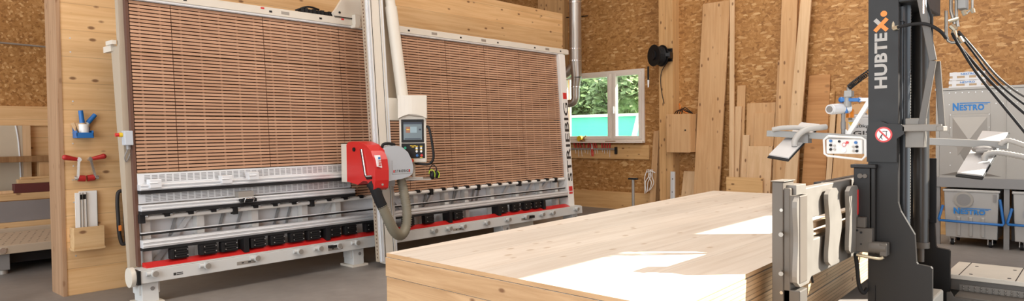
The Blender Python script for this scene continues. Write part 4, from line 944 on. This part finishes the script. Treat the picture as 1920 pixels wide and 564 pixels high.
tag(m.build('strapping_loop', 'strap'), 'bundle of white strapping hanging on the light plank', 'strap')
# floor stand with T-shaped top
fs_ = thing('support_stand', 'slim grey stand with black T-shaped top in front of the back wall', 'stand', (10.5, 6.47, 0))
m = MB(); m.cyl((10.5, 6.47, .02), (10.5, 6.47, .745), .026, n=14); m.build('pole', 'galv', fs_)
MB().box(10.47, 10.53, 6.375, 6.56, .745, .775).build('crosspiece', 'black', fs_, bevel=.008)
MB().box(10.35, 10.65, 6.32, 6.62, 0, .02).build('base_plate', 'galv_dk', fs_, bevel=.004)
# wooden wall cabinet on the column
cbn = thing('wall_cabinet', 'closed spruce wall cabinet with cables on top beside the column', 'cabinet', (11.72, 6.1, 1.22))
MB().box(11.58, w0, 5.885, 6.37, 1.215, 1.93).build('body', 'board', cbn, bevel=.004)
m = MB(); m.box(11.555, 11.58, 5.895, 6.375, 1.21, 1.935); dr = m.build('door', 'board', cbn, bevel=.004)
MB().cyl((11.557, 5.98, 1.63), (11.545, 5.98, 1.63), .014, n=12).build('keyhole', 'black', dr)
m = MB()
for k, (mt) in enumerate((('black'), ('yellow'), ('red'))):
    pass
m = MB()
for k in range(4): m.tube([(11.7, 6.28 - .05 * k, 1.94), (11.66, 6.2 - .05 * k, 2.0 + .02 * k), (11.72, 6.05 - .03 * k, 1.98), (11.74, 5.92, 1.945)], .008, 6)
tag(m.build('cable_bundle', 'black'), 'tangle of dark cables lying on the wooden wall cabinet', 'cables')
m = MB(); m.tube([(11.9, 6.25, 1.945), (11.85, 6.26, 2.08), (11.75, 6.2, 2.14), (11.68, 6.12, 2.02), (11.7, 6.0, 1.95)], .006, 6)
tag(m.build('thin_cable', 'orange'), 'thin orange wire curving above the wooden wall cabinet', 'cable')
# hose reel on the column
hr = thing('hose_reel', 'black hose reel mounted on the timber column right of the window', 'hose reel', (11.5, 6.5, 2.85))
m = MB(); c = V((11.48, 6.50, 3.06)); ax = V((.9, -.43, 0)).normalized()
for s in (-.10, .085): m.cyl(c + ax * (s - .006), c + ax * (s + .006), .205, n=32)
m.cyl(c - ax * .14, c + ax * .08, .09, n=24); m.build('drum', 'black', hr)
m = MB()
for s in (-.06, -.03, 0, .03, .055):
    m.tube([c + ax * s + (V((ax.y, -ax.x, 0)) * math.cos(t * PI / 8) + V((0, 0, 1)) * math.sin(t * PI / 8)) * .165 for t in range(17)], .015, 8, 0, False)
m.build('wound_hose', 'rubber', hr)
m = MB(); m.bar(c + ax * -.13, c + V((.02, -.24, 0)), .05, .07); m.bar(c + V((.0, -.22, 0)), V((11.69, 6.33, 3.06)), .06, .12); m.box(11.66, 11.70, 6.31, 6.43, 2.95, 3.2); m.build('wall_arm', 'black', hr, bevel=.005)
m = MB(); q = c + V((-.1, .16, -.2)); m.tube([q, q + V((0, 0, -.1)), q + V((0, .0, -.26))], .018, 8); m.build('hose_end', 'rubber', hr)
m = MB(); m.cyl(q + V((0, 0, -.26)), q + V((0, 0, -.40)), .022, .012, n=10); m.build('coupling', 'alu', hr)
m = MB(); m.tube([(11.68, 6.40, 2.96), (11.6, 6.5, 2.75), (11.62, 6.52, 2.45), (11.66, 6.48, 2.15)], .008, 6); m.build('feed_hose', 'black', hr)
# tool board below the window, with its magnetic rail and the tools
tag(MB().box(w0 - .05, w0, 6.96, 9.4, 1.05, 1.345).build('tool_board', 'board_h', bevel=.003), 'long horizontal spruce board fixed below the window', 'board')
tr_ = thing('tool_rail', 'pale tool rail on the board below the window', 'rail', (w0 - .08, 8.3, 1.24))
MB().box(w0 - .09, w0 - .05, 7.72, 9.3, 1.235, 1.275).build('rail', 'galv', tr_, bevel=.004)
m = MB(); m.box(w0 - .12, w0 - .05, 7.70, 7.735, 1.15, 1.30); m.build('rail_end_clamp', 'black', tr_, bevel=.005)
ordn = ['first', 'second', 'third', 'fourth', 'fifth', 'sixth', 'seventh', 'eighth', 'ninth', 'tenth', 'eleventh', 'twelfth']
ysd = [7.87, 7.93, 8.0, 8.06, 8.19, 8.25, 8.36, 8.43, 8.51, 8.60, 8.68, 8.76]
def screwdriver(y, tilt, ln, label):
    t = thing('screwdriver', label, 'screwdriver', (w0 - .07, y, 1.24 - ln), 'red-handled screwdrivers on the tool rail')
    top = V((w0 - .085, y + tilt, 1.385)); md = V((w0 - .085, y + tilt * .15, 1.275)); bt = V((w0 - .085, y - tilt * .3, 1.24 - ln))
    m = MB(); m.cyl(md, top, .013, .017, 10); m.ball(top, .017, 8); m.build('handle', 'red', t)
    MB().cyl(bt, md, .005, n=8).build('shaft', 'screw', t)
for i, y in enumerate(ysd):
    screwdriver(y, random.uniform(-.02, .06) if i > 3 else random.uniform(-.005, .01), random.uniform(.05, .16), f'red-handled screwdriver, {ordn[i]} from the right on the rail below the window')
pl_ = thing('pliers', 'red-handled pliers hanging near the middle of the tool rail', 'pliers', (w0 - .1, 8.3, 1.15))
m = MB(); m.tube([(w0 - .1, 8.29, 1.26), (w0 - .1, 8.325, 1.20), (w0 - .1, 8.31, 1.10)], .011, 8); m.tube([(w0 - .1, 8.34, 1.26), (w0 - .1, 8.29, 1.20), (w0 - .1, 8.285, 1.10)], .011, 8); m.build('grips', 'red', pl_)
m = MB(); m.cyl((w0 - .1, 8.31, 1.25), (w0 - .1, 8.315, 1.37), .018, .006, 10); m.build('jaws', 'screw', pl_)
tg = thing('tape_dispenser', 'yellow tape dispenser standing on the window sill', 'tape dispenser', (w0 - .12, 8.62, 1.40))
tag(MB().box(w0 - .17, w0 - .04, 7.05, 9.2, 1.385, 1.41).build('window_sill', 'frame_w', bevel=.004), 'narrow pale sill below the window', 'sill')
m = MB(); m.cyl((w0 - .14, 8.62, 1.475), (w0 - .06, 8.62, 1.475), .062, n=24); m.build('tape_roll', 'yellow', tg)
m = MB(); m.box(w0 - .15, w0 - .06, 8.52, 8.60, 1.412, 1.45); m.bar((w0 - .1, 8.56, 1.45), (w0 - .1, 8.47, 1.54), .02, .015); m.build('holder', 'dark_wood', tg)
tag(MB().box(w0 - .15, w0 - .10, 7.72, 7.95, 1.411, 1.425).build('pencil_case', 'dark_wood', bevel=.004), 'flat dark strip lying on the window sill right of the screwdrivers', 'strip')

# ------------------------------------------------------------------ steel duct beside the end of the saw
dt = thing('extraction_duct', 'shiny steel extraction duct running down at the right end of the panel saw', 'duct', (11.2, 8.4, 2.1))
def Du(px, py): return at(px, py, 0, 11.2)
m = MB(); m.cyl(at(1078, -60, 0, 11.2), Du(1079, 115), .125, n=24); m.build('upper_pipe', 'steel', dt)
m = MB()
for y in (5, 92, 114): 
    c = Du(1078.5, y); m.cyl(c - V((0, 0, .015)), c + V((0, 0, .015)), .132, n=24)
m.cyl(Du(1079, 163) - V((0, 0, .012)), Du(1079, 163) + V((0, 0, .012)), .095, n=20); m.build('pipe_clamp', 'chrome', dt)
m = MB(); m.cyl(Du(1079, 115), Du(1081, 145), .125, .105, n=24); m.cyl(Du(1081, 145), Du(1079, 165), .105, .085, n=24); m.cyl(Du(1079, 165), Du(1079, 180), .085, n=24); m.build('reducer', 'steel', dt)
m = MB(); m.tube([Du(1079, 176), Du(1078.5, 186), Du(1073, 193), Du(1060, 194), Du(1045, 192)], .082, 18); m.build('elbow', 'steel', dt)
m = MB(); m.tube([Du(1078, 122), Du(1070, 130), Du(1062, 138), Du(1052, 139)], .105, 18); m.build('branch_pipe', 'steel', dt)
tag(MB().tube([(w0 - .04, 9.3, 4.18), (w0 - .06, 8.75, 4.12), (w0 - .1, 8.4, 4.1)], .012, 6).build('pipe_hanger', 'black'), 'thin dark rod holding the steel duct to the wall', 'rod')

# ------------------------------------------------------------------ dust extractor with its bins
FX = 10.9
de = thing('dust_extractor', 'large galvanised dust extractor cabinet with blue lettering in the back right corner', 'dust extractor', (11.3, .6, 0))
m = MB(); m.box(FX, w0 - .06, -.95, 1.84, .92, 2.13); bd = m.build('cabinet', 'galv', de, bevel=.006)
m = MB(); m.box(FX - .02, w0 - .05, -.97, 1.85, 2.13, 2.16); m.box(FX - .012, FX, 1.05, 1.062, .94, 2.13); m.box(FX - .012, FX, 1.80, 1.84, .94, 2.13); m.build('edge_strip', 'galv', bd)
m = MB(); m.box(FX - .03, w0 - .06, -.95, 1.85, .80, .935); m.build('ledge', 'galv_dk', de, bevel=.004)
for y in (1.82, 1.04, .25, -.9):
    for xa in (FX, w0 - .14): MB().box(xa, xa + .06, y - .03, y + .03, 0, .80).build('stand_leg', 'galv_dk', de)
def inspection(ya, yb, za, zb, apex):
    m = MB(); m.box(FX - .012, FX, yb, ya, za, zb); o = m.build('inspection_panel', 'galv', de, bevel=.003)
    m = MB(); cy, cz = (ya + yb) / 2, (za + zb) / 2; x = FX - .0125; t = .035
    vs = [(x, ya - t, za + t), (x, yb + t, za + t), (x, yb + t, zb - t), (x, ya - t, zb - t), (x - apex, cy, cz)]
    m.add(vs, [(1, 0, 4), (2, 1, 4), (3, 2, 4), (0, 3, 4)]); m.build('embossed_field', 'galv', o)
    m = MB()
    for i in range(5):
        for (y, z) in ((ya - .012, za + (zb - za) * i / 4), (yb + .012, za + (zb - za) * i / 4)): m.cyl((FX - .012, y, z), (FX - .018, y, z), .006, n=6)
    m.build('panel_rivet', 'screw', o)
inspection(1.68, 1.22, 1.10, 1.79, .05); inspection(.82, .36, 1.10, 1.79, .05)
m = MB(); m.add([(FX - .002, 1.79, .96), (FX - .002, 1.10, .96), (FX - .045, 1.45, 1.05)], [(0, 1, 2)]); m.add([(FX - .002, 1.79, .96), (FX - .045, 1.45, 1.05), (FX - .002, 1.79, 1.75)], [(0, 1, 2)]); m.build('folded_sheet', 'galv', bd)
m = MB()
for i in range(12):
    y = 1.76 - i * .075; m.cyl((FX - .001, y, 1.93), (FX - .008, y, 1.93), .006, n=6) if not (1.2 < y < 1.66) else None
    m.cyl((FX - .001, y, 2.09), (FX - .008, y, 2.09), .006, n=6)
m.build('rivet', 'screw', bd)
def nestro(par, x, y0, z0, wd, hh):
    text('N', 'lettering', 'bluetext', par, (x, y0, z0), (0, -1, 0), (0, 0, 1), hh, wd * .17, .055, .001)
    text('ESTRO', 'lettering', 'bluetext', par, (x, y0 - wd * .19, z0), (0, -1, 0), (0, 0, 1), hh * .78, wd * .66, .045, .001, 1.08)
    m = MB(); m.box(x - .002, x - .001, y0 - wd, y0 - wd * .19, z0 + hh * .9, z0 + hh * 1.02); m.box(x - .002, x - .001, y0 - wd * .94, y0 - wd * .7, z0 + hh * .74, z0 + hh * .82); m.build('lettering_stripe', 'bluetext', par)
m = MB(); m.box(FX - .003, FX, 1.22, 1.67, 1.80, 1.965); pl2 = m.build('name_plate', 'galv', de)
nestro(pl2, FX - .0045, 1.645, 1.845, .42, .105)
def bin_(y1, y0, label):
    t = thing('dust_bin', label, 'dust bin', (FX + .35, (y0 + y1) / 2, 0), 'wheeled bins under the dust extractor')
    m = MB(); x = FX - .02
    m.hexa([(x + .02, y0 + .02, .115), (x + .02, y1 - .02, .115), (x + .62, y1 - .02, .115), (x + .62, y0 + .02, .115), (x, y0, .76), (x, y1, .76), (x + .64, y1, .76), (x + .64, y0, .76)])
    b = m.build('bin_body', 'bin', t, bevel=.008)
    m = MB(); m.box(x - .015, x + .65, y0 - .012, y1 + .012, .74, .775); m.build('bin_rim', 'bin', t, bevel=.008)
    m = MB()
    for k in (.28, .5, .72): yy = y1 - (y1 - y0) * k; m.hexa([(x + .004, yy - .02, .14), (x + .004, yy + .02, .14), (x + .04, yy + .02, .14), (x + .04, yy - .02, .14), (x - .006, yy - .02, .40), (x - .006, yy + .02, .40), (x + .04, yy + .02, .40), (x + .04, yy - .02, .40)])
    m.build('stiffening_bead', 'bin', b, bevel=.006)
    m = MB(); m.tube([(x - .0, y1 + .01, .55), (x - .03, y1 + .055, .36), (x - .06, y1 + .05, .345), (x - .06, y0 - .05, .33), (x - .03, y0 - .055, .35), (x, y0 - .01, .66)], .017, 8, 0, False); m.build('push_handle', 'blue', t, label='blue tubular push handle')
    pc = y1 - .23
    m = MB(); m.cyl((x + .01, pc, .635), (x - .012, pc, .635), .11, n=28); g = m.build('sight_ring', 'galv', b)
    MB().cyl((x - .010, pc, .635), (x - .0135, pc, .635), .082, n=28).build('sight_glass', 'galv_dk', g)
    m = MB(); m.box(x - .016, x, y0 + .03, y0 + .06, .62, .72); m.build('latch', 'galv_dk', t)
    for (xx, yy) in ((x + .09, y1 - .09), (x + .09, y0 + .1), (x + .55, y1 - .09), (x + .55, y0 + .1)):
        m = MB(); m.cyl((xx, yy - .018, .042), (xx, yy + .018, .042), .042, n=18); cw = m.build('castor', 'rubber', t)
        m = MB(); m.box(xx - .02, xx + .02, yy - .028, yy - .02, .04, .118); m.box(xx - .02, xx + .02, yy + .02, yy + .028, .04, .118); m.cyl((xx, yy - .03, .042), (xx, yy + .03, .042), .014, n=8); m.build('fork', 'chrome', cw)
    nestro(b, x - .008, y1 - .115, .44, .42, .085)
bin_(1.74, 1.12, 'zinc dust bin on castors under the left half of the dust extractor')
bin_(.97, .35, 'zinc dust bin on castors cut off by the right picture edge')
def parcel(y1, y0, z0, z1, label, two):
    t = thing('parcel', label, 'parcel', (FX + .2, (y0 + y1) / 2, z0), 'parcels on the dust extractor')
    m = MB(); m.box(FX + .05, FX + .45, y0, y1, z0, z1); b = m.build('carton', 'card', t, bevel=.008)
    m = MB(); x = FX + .048
    m.box(x - .001, x, y0, y1, z0 + (z1 - z0) * .52, z0 + (z1 - z0) * .95); m.box(x - .001, x, y0, y1, z0, z0 + (z1 - z0) * .25)
    for f in (.15, .5, .82): yy = y1 - (y1 - y0) * f; m.box(x - .0015, x, yy - .025, yy + .025, z0, z1)
    m.box(FX + .05, FX + .45, y0 - .001, y0, z0, z1); m.build('printed_tape', 'film', b)
    text('NESTRO', 'lettering', 'bluetext', b, (FX + .0455, y1 - .13, z0 + (z1 - z0) * .60), (0, -1, 0), (0, 0, 1), (z1 - z0) * .25, .17, .02, .001)
parcel(1.70, 1.28, 2.16, 2.26, 'lower flat parcel in printed tape on top of the dust extractor', 0)
parcel(1.69, 1.29, 2.262, 2.375, 'upper flat parcel in printed tape on top of the dust extractor', 1)

# ------------------------------------------------------------------ things on the partition, left of the saw
PY = 7.91
hb = thing('glue_bottle_holder', 'blue wall holder on the wooden partition holding brushes and glue tools', 'holder', (2.2, PY - .06, 1.61))
m = MB(); m.box(2.12, 2.275, PY - .13, PY, 1.605, 1.625); m.box(2.12, 2.275, PY - .13, PY - .12, 1.62, 1.66); m.box(2.12, 2.13, PY - .13, PY, 1.62, 1.68); m.box(2.265, 2.275, PY - .13, PY, 1.62, 1.68); m.box(2.12, 2.275, PY - .01, PY, 1.62, 1.72); m.build('tray', 'blue', hb, bevel=.003)
def stickthing(name, label, cat, p0, p1, r, mt, h0, h1, hr, hm):
    t = thing(name, label, cat, p0)
    MB().cyl(p0, p1, r, n=12).build('ferrule' if 'brush' in name else 'nozzle', mt, t); MB().cyl(h0, h1, hr, hr * .9, 14).build('handle', hm, t)
gt = thing('glue_pot', 'white plastic glue pot in the blue wall holder', 'pot', (2.20, PY - .065, 1.626))
MB().cyl((2.205, PY - .065, 1.626), (2.205, PY - .065, 1.73), .045, n=20).build('pot', 'white', gt); MB().cyl((2.205, PY - .065, 1.73), (2.205, PY - .065, 1.745), .048, n=20).build('rim', 'white', gt)
stickthing('glue_brush', 'upright blue-handled brush standing in the glue pot', 'brush', (2.195, PY - .07, 1.70), (2.19, PY - .07, 1.76), .03, 'card', (2.19, PY - .07, 1.76), (2.178, PY - .07, 1.885), .024, 'blue')
stickthing('glue_brush', 'blue-handled brush leaning to the right in the glue pot', 'brush', (2.215, PY - .05, 1.70), (2.245, PY - .05, 1.76), .022, 'padgrey', (2.245, PY - .05, 1.76), (2.315, PY - .05, 1.845), .024, 'blue')
for (dx, lab) in ((0, 'small wooden spatula leaning left in the blue holder'), (.03, 'wooden spatula close beside the glue pot')):
    m = MB(); m.hexa([(2.15 + dx, PY - .03, 1.627), (2.175 + dx, PY - .03, 1.627), (2.175 + dx, PY - .02, 1.627), (2.15 + dx, PY - .02, 1.627), (2.10 + dx * 1.3, PY - .03, 1.755), (2.13 + dx * 1.3, PY - .03, 1.765), (2.13 + dx * 1.3, PY - .02, 1.765), (2.10 + dx * 1.3, PY - .02, 1.755)])
    tag(m.build('spatula', 'board_pale', bevel=.002), lab, 'spatula')
def cramp(sx, xt, xb, label):
    t = thing('crank_handle', label, 'crank handle', (xt, PY - .05, 1.17), 'crank handles on the wooden partition')
    y = PY - .06
    m = MB(); m.cyl((xt, y, 1.385), (xt - .125 * sx, y - .01, 1.412), .016, .028, 14); m.ball((xt - .125 * sx, y - .01, 1.412), .028, 10); m.build('grip', 'red_dark', t)
    m = MB(); m.bar((xt, y, 1.41), (xb, y, 1.195), .022, .014, (0, 1, 0)); m.cyl((xt, y - .02, 1.385), (xt, y + .03, 1.385), .02, n=14); m.build('crank_arm', 'chrome', t)
    m = MB(); m.cyl((xb + .008 * sx, y + .02, 1.195), (xb + .07 * sx, y + .02, 1.19), .032, n=16); m.build('hub', 'red_dark', t)
    m = MB(); m.cyl((xb - .028 * sx, y + .01, 1.197), (xb, y + .01, 1.197), .024, n=10); m.cyl((xb, y + .01, 1.197), (xb, PY, 1.197), .012, n=8); m.build('nut', 'chrome', t)
cramp(1, 2.155, 2.14, 'red crank handle on the partition with its grip pointing left')
cramp(-1, 2.252, 2.30, 'red crank handle on the partition with its grip pointing right')
bxr = thing('wooden_rack', 'small spruce wall rack holding white sheets on the partition', 'rack', (2.21, PY - .07, .47))
m = MB(); m.box(2.07, 2.345, PY - .14, PY - .12, .49, .70); m.build('front', 'board_x', bxr, bevel=.002)
for xa in (2.07, 2.325): MB().box(xa, xa + .02, PY - .12, PY, .49, .70).build('side', 'board_x', bxr, bevel=.002)
MB().box(2.065, 2.35, PY - .145, PY, .465, .49).build('bottom', 'board_x', bxr, bevel=.002)
for k, (x0, x1, dy, h, lab) in enumerate(((2.10, 2.145, .09, 1.05, 'leftmost narrow white strip in the small wall rack'), (2.14, 2.175, .075, 1.05, 'second narrow white strip in the small wall rack'), (2.17, 2.21, .06, 1.05, 'third narrow white strip in the small wall rack'), (2.15, 2.315, .035, 1.06, 'widest white sheet at the back of the small wall rack'))):
    t = thing('white_sheet', lab, 'sheet', ((x0 + x1) / 2, PY - dy, .492), 'white sheets in the wall rack')
    MB().box(x0, x1, PY - dy - .012, PY - dy, .492, h).build('sheet', 'white', t)
    MB().box(x1 - .004, x1, PY - dy - .0125, PY - dy + .0005, .492, h).build('edge_band', 'black', t)
    if k in (1, 2): MB().box(x0 + .005, x1 - .006, PY - dy - .014, PY - dy - .012, .98, 1.03).build('mark', 'black', t)
sb_ = thing('strap_loop', 'black strap hanging in a long loop beside the left end of the saw', 'strap', (2.55, PY - .04, .47))
def ribbon(mb, pts, wdt, th=.006):
    for a, b in zip(pts, pts[1:]): mb.bar(a, b, th, wdt, (0, 1, 0))
pts = [(2.553, PY - .05, 1.04), (2.51, PY - .05, 1.02), (2.50, PY - .05, .9), (2.505, PY - .05, .75), (2.51, PY - .05, .6), (2.53, PY - .05, .49), (2.555, PY - .05, .47), (2.58, PY - .05, .50), (2.575, PY - .05, .62), (2.57, PY - .05, .78), (2.59, PY - .05, .9), (2.585, PY - .05, 1.01), (2.553, PY - .05, 1.04)]
m = MB(); m.tube([V(p) for p in pts], .019, 8); m.build('strap_band', 'leather', sb_)
m = MB(); m.box(2.50, 2.53, PY - .075, PY - .03, .615, .675); m.build('strap_buckle', 'orange', sb_, bevel=.004, label='orange buckle')
tag(MB().cyl((2.553, PY - .08, 1.035), (2.553, PY, 1.035), .006, n=8).build('wall_hook', 'screw'), 'small steel hook carrying the black strap', 'hook')
m = MB()
for (x, z) in ((2.12, 2.62), (2.12, 2.48), (2.13, 1.98), (2.12, 1.66), (2.12, 1.55), (2.12, 1.32), (2.11, 1.18), (2.115, .95), (2.12, .40)): m.cyl((x, PY - .004, z), (x, PY, z), .008, n=8)
tag(m.build('screw_heads', 'screw'), 'scattered pale screw heads along the left edge of the partition', 'screws', None, 'stuff')
# rags on the floor behind the saw column
m = MB(); m.ball((5.55, 7.35, .05), (.09, .06, .05), 10); tag(m.build('rag', 'blue'), 'blue rag on the floor under the panel saw', 'rag')
m = MB(); m.ball((5.74, 7.38, .045), (.07, .05, .045), 10); tag(m.build('rag', 'yellow'), 'yellowish rag on the floor under the panel saw', 'rag')

# ------------------------------------------------------------------ the far left bay seen past the partition
mt_ = thing('machine_table', 'low perforated machine table in the far left bay', 'machine table', (1.8, 10.4, 0))
m = MB(); m.box(.6, 4.2, 9.72, 11.1, .245, .345); bed = m.build('bed', 'bed', mt_, bevel=.006)
m = MB()
for i in range(40):
    for j in range(9):
        m.cyl((.7 + i * .085 + .04 * (j % 2), 9.85 + j * .14, .3452), (.7 + i * .085 + .04 * (j % 2), 9.85 + j * .14, .3465), .011, n=6)
m.build('suction_holes', 'black', bed)
m = MB()
for x in (1.0, 1.9, 2.8, 3.7): m.cyl((x, 9.72, .31), (x, 9.714, .31), .008, n=8)
m.cyl((1.86, 9.722, .29), (1.86, 9.70, .29), .035, n=16); m.build('bed_bolt', 'chrome', bed)
for x in (1.88, 3.6):
    for y in (9.84, 10.9):
        m = MB(); m.box(x - .06, x + .06, y - .06, y + .06, .05, .245); lg = m.build('leg', 'galv_dk', mt_, bevel=.005)
        MB().cyl((x, y, 0), (x, y, .05), .05, n=14).build('levelling_foot', 'galv', lg)
MB().box(.7, 4.1, 9.95, 11.0, .10, .24).build('under_frame', 'black', mt_)
tag(MB().box(.6, 4.2, 11.12, 11.195, 0, .40).build('plinth', 'bed', bevel=.01), 'low plinth behind the machine table', 'plinth')
tag(MB().box(.6, 4.2, 11.13, 11.19, .40, .47).build('timber_board', 'board_x', bevel=.004), 'long narrow board lying along the back edge of the machine table', 'board')
m = MB(); m.prism([(.6, 11.2, .47), (.6, 11.395, .47), (.6, 11.395, .74), (.6, 11.37, .74)], (3.6, 0, 0)); tag(m.build('steel_sheet', 'sheet_grey', bevel=.004), 'grey steel sheet sloping behind the machine table', 'sheet')
tag(MB().box(.6, 4.2, 11.2, 11.395, .0, .465).build('support_block', 'black'), 'dark block carrying the grey steel sheet', 'block')
tag(MB().box(.6, 4.2, 11.44, 11.56, .745, .84).build('timber_board', 'board_x', bevel=.004), 'yellow spruce beam lying above the grey steel sheet', 'board', 'timber in the far left bay')
tag(MB().box(2.35, 4.2, 11.47, 11.6, .842, .97).build('maroon_board', 'maroon', bevel=.004), 'dark maroon board lying on the yellow spruce beam', 'board', 'timber in the far left bay')
tag(MB().box(.6, 2.34, 11.47, 11.6, .842, .88).build('timber_board', 'board_pale', bevel=.004), 'pale thin board left of the maroon board', 'board', 'timber in the far left bay')
tag(MB().box(2.4, 4.2, 11.5, 11.6, .972, 1.03).build('timber_board', 'board_x', bevel=.004), 'thin pale board on top of the maroon board', 'board', 'timber in the far left bay')
tag(MB().box(2.44, 4.2, 11.52, 11.6, 1.032, 1.06).build('timber_lath', 'board_x', bevel=.004), 'thin lath topmost on the timber in the far left bay', 'lath', 'timber in the far left bay')
tag(MB().box(.6, 4.2, 11.40, 11.66, 0, .744).build('timber_rack', 'dark_wood'), 'dark rack under the timber in the far left bay', 'rack')
wb = thing('workbench', 'long wooden workbench top on posts before the rear wall of the left bay', 'workbench', (2.4, 11.85, 0))
MB().box(.6, 4.2, 11.70, 11.98, 1.27, 1.35).build('bench_top', 'dark_wood', wb, bevel=.004)
for x in (1.75, 2.72, 3.3): MB().box(x, x + .14, 11.76, 11.9, 0, 1.27).build('leg', 'board', wb, bevel=.004)
for x in (2.80, 3.08): 
    m = MB(); m.cyl((x, 11.85, 0), (x, 11.85, 1.27), .045, n=14); m.build('steel_post', 'black', wb)
pb_ = thing('melamine_panel', 'beige melamine panel with wrapped edge leaning at the rear wall of the left bay', 'panel', (1.8, 12.05, 0))
MB().box(.8, 2.58, 12.02, 12.06, 0, 1.80).build('panel', 'chipboard', pb_, bevel=.004)
m = MB(); m.tube([(2.50, 12.015, 1.80), (2.525, 12.015, 1.6), (2.54, 12.015, 1.3), (2.545, 12.015, 1.0)], .012, 8); m.build('film_wrap', 'film', pb_)
MB().box(2.58, 2.68, 12.02, 12.06, 0, 1.80).build('edge_strip', 'board_pale', pb_)
tag(MB().cyl((.5, 12.14, 3.05), (4.0, 12.14, 2.98), .014, n=8).build('conduit', 'galv'), 'thin grey conduit running along the left rear wall', 'conduit')

# tidy up helper properties
for o in bpy.data.objects:
    if '_o' in o: del o['_o']
